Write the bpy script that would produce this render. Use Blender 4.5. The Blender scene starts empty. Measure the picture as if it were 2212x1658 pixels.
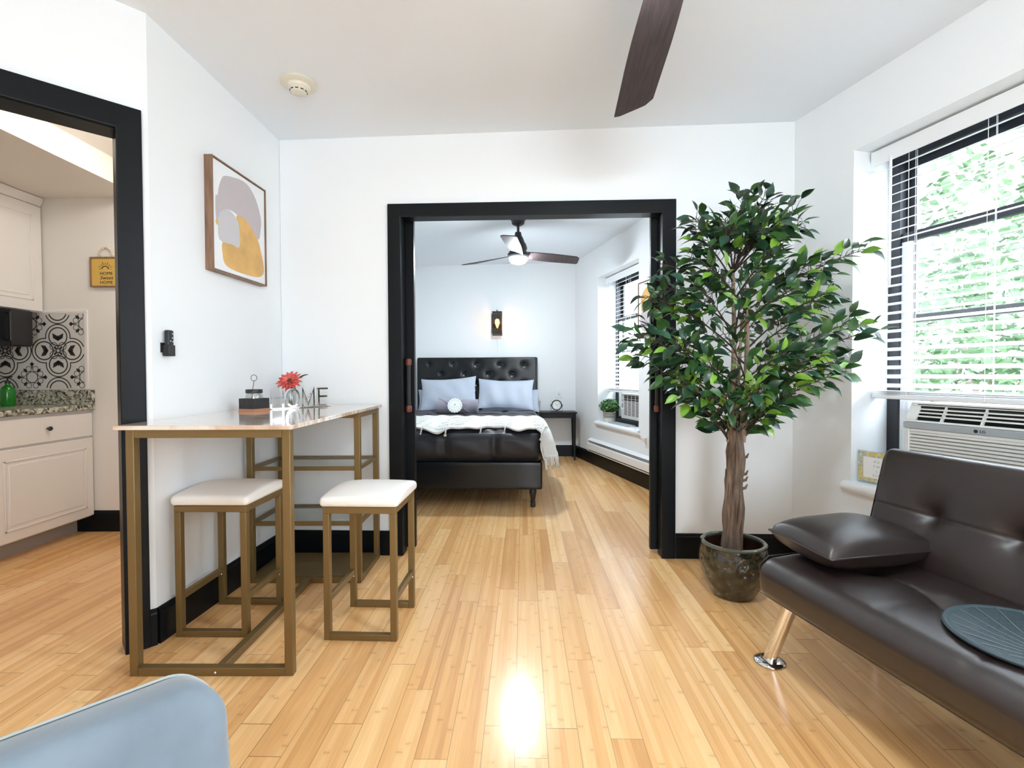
import bpy, math, random
from mathutils import Vector, Matrix
random.seed(7)
PI = math.pi
SC = bpy.context.scene
COL = SC.collection

# ------------------------------------------------------------------ camera
cam_data = bpy.data.cameras.new('camera')
cam_data.sensor_fit = 'HORIZONTAL'
cam_data.sensor_width = 36.0
cam_data.lens = 36.0 * 1060.0 / 2212.0
cam_data.clip_start = 0.02
cam = bpy.data.objects.new('camera', cam_data)
COL.objects.link(cam)
cam.matrix_world = Matrix.Translation((0, 0, 1.08)) @ Matrix.Rotation(PI / 2 - math.radians(1.13), 4, 'X') @ Matrix.Rotation(-0.0037, 4, 'Z')
SC.camera = cam
SC.view_settings.view_transform = 'Standard'
SC.view_settings.look = 'None'
SC.view_settings.gamma = 1.0
SC.view_settings.use_curve_mapping = False
SC.view_settings.exposure = 1.83
SC.cycles.use_denoising = True
SC.cycles.max_bounces = 14
SC.cycles.diffuse_bounces = 8
SC.cycles.glossy_bounces = 5
SC.cycles.transparent_max_bounces = 16
SC.cycles.sample_clamp_indirect = 6.0
SC.cycles.caustics_reflective = False
SC.cycles.caustics_refractive = False

# ------------------------------------------------------------------ sky
W = bpy.data.worlds.new('sky')
SC.world = W
W.use_nodes = True
bg = W.node_tree.nodes['Background']
bg.inputs[0].default_value = (0.82, 0.915, 1.0, 1)
SKY = 6.6
bg.inputs[1].default_value = SKY
LAMP_LIVING = 62.0
LAMP_BED = 104.0
LAMP_KITCHEN = 15.5
LAMP_REAR_FILL = 9.0

# ------------------------------------------------------------------ materials
MATS = {}

def srgb(r, g, b):
    f = lambda c: (c / 255 / 12.92) if c / 255 <= 0.04045 else ((c / 255 + 0.055) / 1.055) ** 2.4
    return (f(r), f(g), f(b))

def newmat(name):
    m = bpy.data.materials.new(name)
    m.use_nodes = True
    MATS[name] = m
    nt = m.node_tree
    return m, nt, nt.nodes['Principled BSDF']

def setp(p, color=None, rough=None, metal=None, spec=None, coat=None, trans=None, emit=None, estr=None, sheen=None, alpha=None, ior=None):
    I = p.inputs
    if color is not None: I['Base Color'].default_value = (*color, 1)
    if rough is not None: I['Roughness'].default_value = rough
    if metal is not None: I['Metallic'].default_value = metal
    if spec is not None: I['Specular IOR Level'].default_value = spec
    if coat is not None:
        I['Coat Weight'].default_value = coat
        I['Coat Roughness'].default_value = 0.12
    if trans is not None: I['Transmission Weight'].default_value = trans
    if emit is not None: I['Emission Color'].default_value = (*emit, 1)
    if estr is not None: I['Emission Strength'].default_value = estr
    if sheen is not None:
        I['Sheen Weight'].default_value = sheen
        I['Sheen Roughness'].default_value = 0.4
    if alpha is not None: I['Alpha'].default_value = alpha
    if ior is not None: I['IOR'].default_value = ior

def mat(name, color, rough=0.5, metal=0.0, bump=0.0, bscale=60.0, vary=0.0, vscale=8.0, stretch=None, **kw):
    m, nt, p = newmat(name)
    setp(p, color, rough, metal, **kw)
    N, L = nt.nodes, nt.links
    if bump or vary:
        tc = N.new('ShaderNodeTexCoord')
        src = tc.outputs['Object']
        if stretch:
            mp = N.new('ShaderNodeMapping'); mp.inputs['Scale'].default_value = stretch
            L.new(src, mp.inputs[0]); src = mp.outputs[0]
    if bump:
        nz = N.new('ShaderNodeTexNoise'); nz.inputs['Scale'].default_value = bscale; nz.inputs['Detail'].default_value = 4
        L.new(src, nz.inputs['Vector'])
        b = N.new('ShaderNodeBump'); b.inputs['Strength'].default_value = bump; b.inputs['Distance'].default_value = 0.01
        L.new(nz.outputs['Fac'], b.inputs['Height']); L.new(b.outputs[0], p.inputs['Normal'])
    if vary:
        nz = N.new('ShaderNodeTexNoise'); nz.inputs['Scale'].default_value = vscale; nz.inputs['Detail'].default_value = 5
        L.new(src, nz.inputs['Vector'])
        rp = N.new('ShaderNodeValToRGB')
        rp.color_ramp.elements[0].position = 0.3; rp.color_ramp.elements[1].position = 0.7
        rp.color_ramp.elements[0].color = (*[max(0, c * (1 - vary)) for c in color], 1)
        rp.color_ramp.elements[1].color = (*[min(1, c * (1 + vary)) for c in color], 1)
        L.new(nz.outputs['Fac'], rp.inputs[0]); L.new(rp.outputs[0], p.inputs['Base Color'])
    return m

WALL = mat('painted_plaster', (0.82, 0.85, 0.87), 0.55, bump=0.04, bscale=90)
CEIL = mat('ceiling_paint', (0.79, 0.845, 0.90), 0.8, bump=0.04, bscale=70)
KWALL = mat('kitchen_paint', (0.72, 0.69, 0.65), 0.55, bump=0.04, bscale=90)
BLACK = mat('black_gloss_trim', (0.0045, 0.0060, 0.0075), 0.36, bump=0.02, bscale=40, spec=0.20)
BLACKM = mat('black_satin_metal', (0.012, 0.012, 0.014), 0.4)
WFRAME = mat('black_window_metal', (0.012, 0.014, 0.02), 0.45)
WHITE = mat('white_vinyl', (0.82, 0.84, 0.86), 0.35)
GREYV = mat('pale_grey_vinyl', (0.62, 0.66, 0.74), 0.4)
BRONZE = mat('bronze_painted_steel', (0.200, 0.132, 0.050), 0.42, metal=0.45, bump=0.03, bscale=300)
MARBLE, nt, p = newmat('veined_glass_top')
setp(p, (0.7, 0.6, 0.5), 0.04, spec=0.6, coat=0.6)
CUSH = mat('white_leatherette', (0.84, 0.82, 0.79), 0.42, bump=0.05, bscale=250)
LEATHER = mat('brown_leatherette', (0.015, 0.0066, 0.0055), 0.45, bump=0.06, bscale=420, spec=0.7)
_p = LEATHER.node_tree.nodes['Principled BSDF']; _p.inputs['Coat Weight'].default_value = 0.45; _p.inputs['Coat Roughness'].default_value = 0.33
SEAM = mat('dark_seam', (0.012, 0.007, 0.006), 0.5)
BLEATHER = mat('black_leatherette', (0.0035, 0.0055, 0.007), 0.27, bump=0.05, bscale=200, spec=0.4)
CHROME = mat('chrome', (0.90, 0.90, 0.92), 0.05, metal=1.0)
VELVET = mat('pale_blue_velvet', (0.135, 0.170, 0.205), 0.75, sheen=0.45, vary=0.34, vscale=7, bump=0.12, bscale=18)
PILLOWC = mat('light_blue_cotton', (0.46, 0.51, 0.60), 0.85, bump=0.25, bscale=14, sheen=0.2)
COMF = mat('charcoal_comforter', (0.0085, 0.0080, 0.0125), 0.5, bump=0.3, bscale=11, sheen=0.12)
THROW = mat('white_knit', (0.80, 0.80, 0.77), 0.9, bump=1.0, bscale=130)
TOWEL = mat('grey_terry', (0.33, 0.32, 0.38), 0.95, bump=0.7, bscale=240, sheen=0.5)
PAPER = mat('white_paper', (0.85, 0.86, 0.84), 0.7)
INK = mat('dark_ink', (0.02, 0.02, 0.02), 0.7)
WOODF = mat('walnut_frame', (0.22, 0.125, 0.075), 0.5, vary=0.35, vscale=6, stretch=(12, 12, 1))
CANVAS = mat('canvas_white', (0.80, 0.82, 0.85), 0.8, bump=0.1, bscale=400)
LILAC = mat('lilac_paint', (0.50, 0.455, 0.475), 0.7, bump=0.2, bscale=30)
OCHRE = mat('ochre_paint', (0.66, 0.40, 0.135), 0.6, vary=0.15, vscale=10)
PGREY = mat('pale_grey_paint', (0.55, 0.54, 0.56), 0.7)
FANW = mat('dark_walnut_blade', (0.050, 0.034, 0.035), 0.6, vary=0.35, vscale=7, stretch=(1.2, 14, 1), bump=0.04, bscale=30)
FANM = mat('fan_metal', (0.02, 0.02, 0.024), 0.4)
LAMPG, nt, p = newmat('lamp_glow'); setp(p, (1, 1, 1), emit=(0.86, 0.95, 1.0), estr=LAMP_BED)
LAMPL, nt, p = newmat('lamp_glow_living'); setp(p, (1, 1, 1), emit=(0.83, 0.94, 1.0), estr=LAMP_LIVING)
LAMPK, nt, p = newmat('kitchen_lamp_glow'); setp(p, (1, 1, 1), emit=(1.0, 0.94, 0.85), estr=LAMP_KITCHEN)
LAMP_FILL, nt, p = newmat('rear_fill_glow'); setp(p, (1, 1, 1), emit=(0.83, 0.94, 1.0), estr=LAMP_REAR_FILL)
BULB, nt, p = newmat('amber_bulb_glow'); setp(p, (1, 0.6, 0.2), emit=(1.0, 0.48, 0.16), estr=15.0)
POTG, nt, p = newmat('green_glaze'); setp(p, (0.030, 0.030, 0.016), 0.16, spec=0.7, coat=0.5)
TERRA = mat('brown_inside_glaze', (0.035, 0.014, 0.008), 0.3)
SOIL = mat('dark_soil', (0.03, 0.02, 0.015), 0.95, bump=1.0, bscale=60)
BARK = mat('vine_bark', (0.155, 0.105, 0.075), 0.8, vary=0.55, vscale=9, stretch=(6, 6, 1), bump=0.8, bscale=30)
BARKL = mat('pale_bark', (0.30, 0.215, 0.15), 0.8, vary=0.3, vscale=12, stretch=(5, 5, 1), bump=0.4, bscale=40)
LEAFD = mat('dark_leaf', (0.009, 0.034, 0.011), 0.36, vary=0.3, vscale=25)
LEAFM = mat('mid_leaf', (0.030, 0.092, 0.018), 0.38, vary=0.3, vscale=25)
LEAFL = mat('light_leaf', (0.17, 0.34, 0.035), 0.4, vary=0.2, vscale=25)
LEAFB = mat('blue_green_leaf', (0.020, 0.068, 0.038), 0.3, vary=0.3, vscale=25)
TWIG = mat('brown_twig', (0.055, 0.03, 0.022), 0.7)
CABW = mat('white_cabinet_paint', (0.74, 0.71, 0.685), 0.35)
CABS = mat('grey_toe_kick', (0.34, 0.32, 0.30), 0.6)
PLAST = mat('cream_plastic', (0.72, 0.70, 0.60), 0.45)
DARK = mat('dark_void', (0.008, 0.008, 0.01), 0.6)
ACW = mat('appliance_white', (0.70, 0.70, 0.67), 0.4)
ACG = mat('appliance_grey', (0.36, 0.39, 0.41), 0.4)
RED = mat('reddish_wood', (0.17, 0.045, 0.035), 0.4)
GRIP = mat('dark_ribbed_grip', (0.028, 0.03, 0.032), 0.55, bump=0.6, bscale=300)
COPPER = mat('copper_wood', (0.42, 0.19, 0.10), 0.5)
SLATE = mat('black_wood_box', (0.018, 0.018, 0.02), 0.6, bump=0.3, bscale=60)
YELLOW = mat('yellow_sign_paint', (0.62, 0.40, 0.09), 0.6)
BEADW = mat('natural_bead', (0.62, 0.52, 0.40), 0.6)
PINK = mat('coral_petal', (0.72, 0.13, 0.11), 0.6, vary=0.3, vscale=60)
BROWNC = mat('brown_flower_centre', (0.16, 0.055, 0.02), 0.8, bump=1, bscale=300)
GREENG, nt, p = newmat('green_bottle_plastic'); setp(p, (0.02, 0.30, 0.03), 0.15, trans=0.5)
CERAM = mat('cream_ceramic', (0.66, 0.64, 0.56), 0.4)
PADC = mat('blue_grey_pad', (0.055, 0.085, 0.10), 0.42, bump=0.2, bscale=400)
PADL = mat('pale_pad_line', (0.19, 0.25, 0.27), 0.5)
TREEL = mat('street_leaf', (0.045, 0.10, 0.035), 0.6, vary=0.4, vscale=4)
TREEB = mat('street_bark', (0.08, 0.06, 0.05), 0.9)
BRICK, nt, p = newmat('red_brick'); setp(p, (0.2, 0.06, 0.04), 0.9)
STUCCO = mat('pale_stucco', (0.16, 0.17, 0.19), 0.9)
GRASSY = mat('street_ground', (0.09, 0.09, 0.09), 0.9)
IRON = mat('iron_rail', (0.01, 0.012, 0.02), 0.5)

# clear glass: see-through plus a thin reflection
def glassmat(name, tint=(1, 1, 1), refl=0.07):
    m = bpy.data.materials.new(name); m.use_nodes = True
    nt = m.node_tree; N, L = nt.nodes, nt.links
    N.clear()
    o = N.new('ShaderNodeOutputMaterial'); mx = N.new('ShaderNodeMixShader'); t = N.new('ShaderNodeBsdfTransparent'); g = N.new('ShaderNodeBsdfGlossy')
    t.inputs[0].default_value = (*tint, 1); g.inputs['Roughness'].default_value = 0.02
    mx.inputs[0].default_value = refl
    L.new(t.outputs[0], mx.inputs[1]); L.new(g.outputs[0], mx.inputs[2]); L.new(mx.outputs[0], o.inputs[0])
    return m
GLASS = glassmat('clear_glass')
SMOKE = glassmat('smoked_glass', (0.42, 0.36, 0.30), 0.08)
SHELFG = glassmat('shelf_glass', (0.90, 0.93, 0.93), 0.12)
JARG = glassmat('jar_glass', (0.80, 0.86, 0.84), 0.25)

# marble veins
m = MARBLE; nt = m.node_tree; N, L = nt.nodes, nt.links; p = N['Principled BSDF']
tc = N.new('ShaderNodeTexCoord'); mp = N.new('ShaderNodeMapping')
mp.inputs['Scale'].default_value = (1.2, 4.5, 1); mp.inputs['Rotation'].default_value = (0, 0, 0.5)
nz = N.new('ShaderNodeTexNoise'); nz.inputs['Scale'].default_value = 2.6; nz.inputs['Detail'].default_value = 7; nz.inputs['Distortion'].default_value = 1.3
rp = N.new('ShaderNodeValToRGB'); cr = rp.color_ramp
cr.elements[0].position = 0.30; cr.elements[0].color = (0.40, 0.25, 0.17, 1)
cr.elements[1].position = 0.72; cr.elements[1].color = (0.74, 0.68, 0.60, 1)
e = cr.elements.new(0.45); e.color = (0.62, 0.46, 0.34, 1)
e = cr.elements.new(0.52); e.color = (0.74, 0.66, 0.58, 1)
L.new(tc.outputs['Object'], mp.inputs[0]); L.new(mp.outputs[0], nz.inputs['Vector']); L.new(nz.outputs['Fac'], rp.inputs[0]); L.new(rp.outputs[0], p.inputs['Base Color'])

# granite
GRAN, nt, p = newmat('speckled_granite'); setp(p, (0.3, 0.3, 0.25), 0.25)
N, L = nt.nodes, nt.links
tc = N.new('ShaderNodeTexCoord'); nz = N.new('ShaderNodeTexNoise'); nz.inputs['Scale'].default_value = 48; nz.inputs['Detail'].default_value = 9; nz.inputs['Distortion'].default_value = 0.8
rp = N.new('ShaderNodeValToRGB'); cr = rp.color_ramp
cr.elements[0].position = 0.38; cr.elements[0].color = (0.035, 0.03, 0.025, 1)
cr.elements[1].position = 0.66; cr.elements[1].color = (0.60, 0.58, 0.48, 1)
e = cr.elements.new(0.47); e.color = (0.24, 0.23, 0.18, 1)
e = cr.elements.new(0.55); e.color = (0.42, 0.41, 0.33, 1)
L.new(tc.outputs['Object'], nz.inputs['Vector']); L.new(nz.outputs['Fac'], rp.inputs[0]); L.new(rp.outputs[0], p.inputs['Base Color'])

# glazed pot: embossed lattice of petals
nt = POTG.node_tree; N, L = nt.nodes, nt.links; p = N['Principled BSDF']
tc = N.new('ShaderNodeTexCoord')
vo = N.new('ShaderNodeTexVoronoi'); vo.inputs['Scale'].default_value = 26; vo.feature = 'SMOOTH_F1'
nz = N.new('ShaderNodeTexNoise'); nz.inputs['Scale'].default_value = 34; nz.inputs['Detail'].default_value = 5
rp = N.new('ShaderNodeValToRGB'); cr = rp.color_ramp
cr.elements[0].position = 0.40; cr.elements[0].color = (0.008, 0.009, 0.005, 1)
cr.elements[1].position = 0.66; cr.elements[1].color = (0.046, 0.040, 0.022, 1)
b = N.new('ShaderNodeBump'); b.inputs['Strength'].default_value = 0.9; b.inputs['Distance'].default_value = 0.02
L.new(tc.outputs['Object'], vo.inputs['Vector']); L.new(tc.outputs['Object'], nz.inputs['Vector'])
L.new(nz.outputs['Fac'], rp.inputs[0]); L.new(rp.outputs[0], p.inputs['Base Color'])
L.new(vo.outputs['Distance'], b.inputs['Height']); L.new(b.outputs[0], p.inputs['Normal'])

# brick for a house across the street
nt = BRICK.node_tree; N, L = nt.nodes, nt.links; p = N['Principled BSDF']
tc = N.new('ShaderNodeTexCoord'); br = N.new('ShaderNodeTexBrick'); br.inputs['Scale'].default_value = 5
br.inputs['Color1'].default_value = (0.10, 0.032, 0.022, 1); br.inputs['Color2'].default_value = (0.07, 0.025, 0.02, 1); br.inputs['Mortar'].default_value = (0.12, 0.11, 0.10, 1)
L.new(tc.outputs['Object'], br.inputs['Vector']); L.new(br.outputs['Color'], p.inputs['Base Color'])

# bamboo strip floor
FLOORM, nt, p = newmat('bamboo_floor')
N, L = nt.nodes, nt.links
def math_(op, a, b=None, c=None):
    n = N.new('ShaderNodeMath'); n.operation = op
    for i, v in enumerate((a, b, c)):
        if v is None: continue
        if isinstance(v, (int, float)): n.inputs[i].default_value = v
        else: L.new(v, n.inputs[i])
    return n.outputs[0]
def comb(x, y, z=0.0):
    n = N.new('ShaderNodeCombineXYZ')
    for i, v in enumerate((x, y, z)):
        if isinstance(v, (int, float)): n.inputs[i].default_value = v
        else: L.new(v, n.inputs[i])
    return n.outputs[0]
def wn(v):
    n = N.new('ShaderNodeTexWhiteNoise'); n.noise_dimensions = '3D'; L.new(v, n.inputs['Vector']); return n.outputs['Value']
tc = N.new('ShaderNodeTexCoord'); mp = N.new('ShaderNodeMapping'); mp.inputs['Rotation'].default_value = (0, 0, 0.0226)
mp.inputs['Location'].default_value = (0.027, 0.05, 0)
L.new(tc.outputs['Object'], mp.inputs[0]); sp = N.new('ShaderNodeSeparateXYZ'); L.new(mp.outputs[0], sp.inputs[0])
X, Y = sp.outputs[0], sp.outputs[1]
PW, PL = 0.0945, 0.96
xr = math_('DIVIDE', X, PW); row = math_('FLOOR', xr); fx = math_('SUBTRACT', xr, row)
off = wn(comb(row, 3.3)); yr = math_('ADD', math_('DIVIDE', Y, PL), off); pl = math_('FLOOR', yr); fy = math_('SUBTRACT', yr, pl)
prand = wn(comb(row, pl, 1.7))
xs = math_('MULTIPLY', fx, 5.0); strip = math_('FLOOR', xs)
srand = wn(comb(math_('ADD', strip, math_('MULTIPLY', row, 7.0)), pl, 5.1))
g = N.new('ShaderNodeTexNoise'); g.inputs['Scale'].default_value = 1.0; g.inputs['Detail'].default_value = 6
L.new(comb(math_('MULTIPLY', X, 420.0), math_('MULTIPLY', Y, 7.0), math_('MULTIPLY', prand, 30.0)), g.inputs['Vector'])
g2 = N.new('ShaderNodeTexNoise'); g2.inputs['Scale'].default_value = 1.0; g2.inputs['Detail'].default_value = 3
L.new(comb(math_('MULTIPLY', X, 60.0), math_('MULTIPLY', Y, 3.0), math_('MULTIPLY', srand, 30.0)), g2.inputs['Vector'])
tone = math_('ADD', math_('MULTIPLY', prand, 0.38), math_('ADD', math_('MULTIPLY', srand, 0.30), math_('ADD', math_('MULTIPLY', g.outputs['Fac'], 0.42), math_('MULTIPLY', g2.outputs['Fac'], 0.30))))
rp = N.new('ShaderNodeValToRGB'); cr = rp.color_ramp
cr.elements[0].position = 0.20; cr.elements[0].color = (0.57, 0.275, 0.095, 1)
cr.elements[1].position = 1.05; cr.elements[1].color = (0.95, 0.62, 0.30, 1)
e = cr.elements.new(0.62); e.color = (0.80, 0.45, 0.185, 1)
L.new(tone, rp.inputs[0])
# bamboo nodes: short brown ticks on each strip
ny = math_('ADD', math_('MULTIPLY', Y, 3.6), math_('MULTIPLY', srand, 9.0)); nf = math_('SUBTRACT', ny, math_('FLOOR', ny))
wob = N.new('ShaderNodeTexNoise'); wob.inputs['Scale'].default_value = 45; L.new(mp.outputs[0], wob.inputs['Vector'])
nd = math_('ABSOLUTE', math_('ADD', math_('SUBTRACT', nf, 0.5), math_('MULTIPLY', math_('SUBTRACT', wob.outputs['Fac'], 0.5), 0.03)))
keep = math_('GREATER_THAN', srand, 0.48)
knot = math_('MULTIPLY', math_('MULTIPLY', math_('LESS_THAN', nd, 0.013), math_('GREATER_THAN', wob.outputs['Fac'], 0.44)), keep)
halo = math_('MULTIPLY', math_('SUBTRACT', 1.0, math_('MINIMUM', math_('MULTIPLY', nd, 16.0), 1.0)), 0.35)
kmix = math_('MINIMUM', math_('ADD', math_('MULTIPLY', knot, 0.20), math_('MULTIPLY', math_('MULTIPLY', halo, keep), 0.34)), 0.5)
mx = N.new('ShaderNodeMix'); mx.data_type = 'RGBA'; L.new(kmix, mx.inputs[0]); L.new(rp.outputs[0], mx.inputs[6]); mx.inputs[7].default_value = (0.34, 0.14, 0.045, 1)
# joints
ex = math_('MINIMUM', fx, math_('SUBTRACT', 1.0, fx)); ey = math_('MINIMUM', fy, math_('SUBTRACT', 1.0, fy))
jx = math_('LESS_THAN', ex, 0.011); jy = math_('LESS_THAN', ey, 0.0013)
jt = math_('MAXIMUM', jx, jy)
jd = math_('MULTIPLY', jt, math_('ADD', 0.30, math_('MULTIPLY', wn(comb(row, 9.0)), 0.45)))
mx2 = N.new('ShaderNodeMix'); mx2.data_type = 'RGBA'; L.new(jd, mx2.inputs[0]); L.new(mx.outputs[2], mx2.inputs[6]); mx2.inputs[7].default_value = (0.10, 0.035, 0.012, 1)
L.new(mx2.outputs[2], p.inputs['Base Color'])
bm_ = N.new('ShaderNodeBump'); bm_.inputs['Strength'].default_value = 0.25; bm_.inputs['Distance'].default_value = 0.002
L.new(math_('SUBTRACT', math_('MULTIPLY', g2.outputs['Fac'], 0.15), jt), bm_.inputs['Height']); L.new(bm_.outputs[0], p.inputs['Normal'])
setp(p, None, 0.20, spec=0.5)

# ------------------------------------------------------------------ geometry helpers
class G:
    """collects shapes into one mesh"""
    def __init__(s):
        s.v = []; s.f = []; s.mi = []; s.M = Matrix.Identity(4); s.m = 0
    def pt(s, p):
        s.v.append(tuple(s.M @ Vector(p))); return len(s.v) - 1
    def face(s, idx):
        s.f.append(tuple(idx)); s.mi.append(s.m)
    def box(s, x0, x1, y0, y1, z0, z1):
        a = [s.pt((x, y, z)) for z in (z0, z1) for x, y in ((x0, y0), (x1, y0), (x1, y1), (x0, y1))]
        for q in ((0, 3, 2, 1), (4, 5, 6, 7), (0, 1, 5, 4), (1, 2, 6, 5), (2, 3, 7, 6), (3, 0, 4, 7)):
            s.face([a[i] for i in q])
        return s
    def prism(s, poly, z0, z1):
        n = len(poly)
        a = [s.pt((x, y, z0)) for x, y in poly]; b = [s.pt((x, y, z1)) for x, y in poly]
        s.face(a[::-1]); s.face(b)
        for i in range(n):
            j = (i + 1) % n
            s.face((a[i], a[j], b[j], b[i]))
        return s
    def prism_xz(s, poly, y0, y1):
        n = len(poly)
        a = [s.pt((x, y0, z)) for x, z in poly]; b = [s.pt((x, y1, z)) for x, z in poly]
        s.face(a); s.face(b[::-1])
        for i in range(n):
            j = (i + 1) % n
            s.face((a[j], a[i], b[i], b[j]))
        return s
    def prism_yz(s, poly, x0, x1):
        n = len(poly)
        a = [s.pt((x0, y, z)) for y, z in poly]; b = [s.pt((x1, y, z)) for y, z in poly]
        s.face(a[::-1]); s.face(b)
        for i in range(n):
            j = (i + 1) % n
            s.face((a[i], a[j], b[j], b[i]))
        return s
    def grid(s, fn, nu, nv, cu=False, cv=False):
        ids = [[s.pt(fn(i / nu, j / nv)) for j in range(nv if cv else nv + 1)] for i in range(nu if cu else nu + 1)]
        for i in range(nu):
            for j in range(nv):
                i2 = (i + 1) % nu if cu else i + 1; j2 = (j + 1) % nv if cv else j + 1
                s.face((ids[i][j], ids[i2][j], ids[i2][j2], ids[i][j2]))
        return ids
    def lathe(s, prof, seg=24, cx=0, cy=0, cap=True):
        rings = []
        for r, z in prof:
            rings.append([s.pt((cx + r * math.cos(2 * PI * k / seg), cy + r * math.sin(2 * PI * k / seg), z)) for k in range(seg)])
        for a, b in zip(rings, rings[1:]):
            for k in range(seg):
                j = (k + 1) % seg
                s.face((a[k], a[j], b[j], b[k]))
        if cap:
            s.face(rings[0][::-1]); s.face(rings[-1])
        return s
    def tube(s, pts, rad, seg=8, cap=True):
        pts = [Vector(p) for p in pts]
        if isinstance(rad, (int, float)): rad = [rad] * len(pts)
        rings = []; a = None
        for i, p in enumerate(pts):
            t = (pts[min(i + 1, len(pts) - 1)] - pts[max(i - 1, 0)])
            if t.length < 1e-9: t = Vector((0, 0, 1))
            t.normalize()
            if a is None:
                a = t.cross(Vector((0, 0, 1)) if abs(t.z) < 0.9 else Vector((1, 0, 0)))
            else:
                a = a - t * a.dot(t)
            a.normalize(); b = t.cross(a).normalized()
            rings.append([s.pt(p + (a * math.cos(2 * PI * k / seg) + b * math.sin(2 * PI * k / seg)) * rad[i]) for k in range(seg)])
        for A, B in zip(rings, rings[1:]):
            for k in range(seg):
                j = (k + 1) % seg
                s.face((A[k], A[j], B[j], B[k]))
        if cap:
            s.face(rings[0][::-1]); s.face(rings[-1])
        return s
    def sphere(s, c, r, seg=12, rings=8, sx=1, sy=1, sz=1):
        c = Vector(c)
        def fn(u, v):
            th = PI * (0.02 + 0.96 * v); ph = 2 * PI * u
            return (c.x + r * sx * math.sin(th) * math.cos(ph), c.y + r * sy * math.sin(th) * math.sin(ph), c.z - r * sz * math.cos(th))
        ids = s.grid(fn, seg, rings, cu=True)
        s.face([ids[i][0] for i in range(seg)][::-1]); s.face([ids[i][rings] for i in range(seg)])
        return s
    def rbox(s, c, h, r, n=8, disp=None, k=3, rdir=None):
        """rounded box, centre c, half sizes h, corner radius r; disp(x,y,z,nx,ny,nz)->offset vector"""
        cache = {}
        def ax(hh):
            a = [-hh + r * (1 - math.cos(PI / 2 * t / k)) * 0.999 for t in range(k)]
            m_ = [(-hh + r) + (2 * hh - 2 * r) * t / n for t in range(n + 1)]
            return a + m_ + [-t for t in reversed(a)]
        A = [ax(h[0]), ax(h[1]), ax(h[2])]
        def P(p):
            key = tuple(round(t, 5) for t in p)
            if key in cache: return cache[key]
            q = Vector([max(-h[i] + r, min(h[i] - r, p[i])) for i in range(3)])
            d = Vector(p) - q
            nn = d.normalized() if d.length > 1e-9 else Vector((0, 0, 1))
            o = q + nn * r
            if disp: o = o + Vector(disp(o.x, o.y, o.z, nn.x, nn.y, nn.z))
            cache[key] = s.pt(Vector(c) + o)
            return cache[key]
        for a in range(3):
            u, v = (a + 1) % 3, (a + 2) % 3
            for sg in (-1, 1):
                for i in range(len(A[u]) - 1):
                    for j in range(len(A[v]) - 1):
                        q = []
                        for di, dj in ((0, 0), (1, 0), (1, 1), (0, 1)):
                            p = [0, 0, 0]; p[a] = sg * h[a]; p[u] = A[u][i + di]; p[v] = A[v][j + dj]
                            q.append(P(p))
                        if sg < 0: q = q[::-1]
                        if len(set(q)) > 2:
                            q2 = []
                            for t in q:
                                if t not in q2: q2.append(t)
                            s.face(q2)
        return s
    def build(s, name, mats, parent=None, bevel=0.0, sharp=0.7, smooth=True, kind=None, label=None, seg=2, loc=None, rot=None):
        me = bpy.data.meshes.new(name)
        me.from_pydata(s.v, [], s.f)
        if not isinstance(mats, (list, tuple)): mats = [mats]
        for mm in mats: me.materials.append(mm)
        if len(mats) > 1: me.polygons.foreach_set('material_index', s.mi)
        if smooth:
            me.polygons.foreach_set('use_smooth', [True] * len(me.polygons))
            me.update()
            me.set_sharp_from_angle(angle=sharp)
        me.update()
        o = bpy.data.objects.new(name, me)
        COL.objects.link(o)
        if parent: o.parent = parent
        if bevel:
            b = o.modifiers.new('bevel', 'BEVEL'); b.width = bevel; b.segments = seg; b.limit_method = 'ANGLE'; b.angle_limit = 0.6
        if kind: o['kind'] = kind
        if label: o['label'] = label
        if loc: o.location = loc
        if rot: o.rotation_euler = rot
        return o

def tag(o, label, cat, group=None):
    o['label'] = label; o['category'] = cat
    if group: o['group'] = group
    return o

def thing(name, loc=(0, 0, 0), rz=0.0, label=None, cat=None, group=None, kind=None):
    o = bpy.data.objects.new(name, None); COL.objects.link(o)
    o.empty_display_size = 0.1
    o.location = loc; o.rotation_euler = (0, 0, rz)
    if label: o['label'] = label
    if cat: o['category'] = cat
    if group: o['group'] = group
    if kind: o['kind'] = kind
    return o

def text(name, body, size, material, parent, loc, rot, extrude=0.0006, align='CENTER', shear=0.0, spacing=1.0, kind=None):
    cu = bpy.data.curves.new(name, 'FONT'); cu.body = body; cu.size = size; cu.extrude = extrude
    cu.align_x = align; cu.align_y = 'CENTER'; cu.shear = shear; cu.space_character = spacing
    t = bpy.data.objects.new(name, cu); COL.objects.link(t)
    bpy.context.view_layer.update()
    me = bpy.data.meshes.new_from_object(t.evaluated_get(bpy.context.evaluated_depsgraph_get()))
    bpy.data.objects.remove(t); bpy.data.curves.remove(cu)
    me.materials.clear(); me.materials.append(material)
    o = bpy.data.objects.new(name, me); COL.objects.link(o)
    if parent: o.parent = parent
    o.location = loc; o.rotation_euler = rot
    return o

def copy_tree(o, parent=None):
    c = o.copy(); COL.objects.link(c); c.parent = parent
    for ch in [x for x in bpy.data.objects if x.parent == o]:
        copy_tree(ch, c)
    return c

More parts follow.
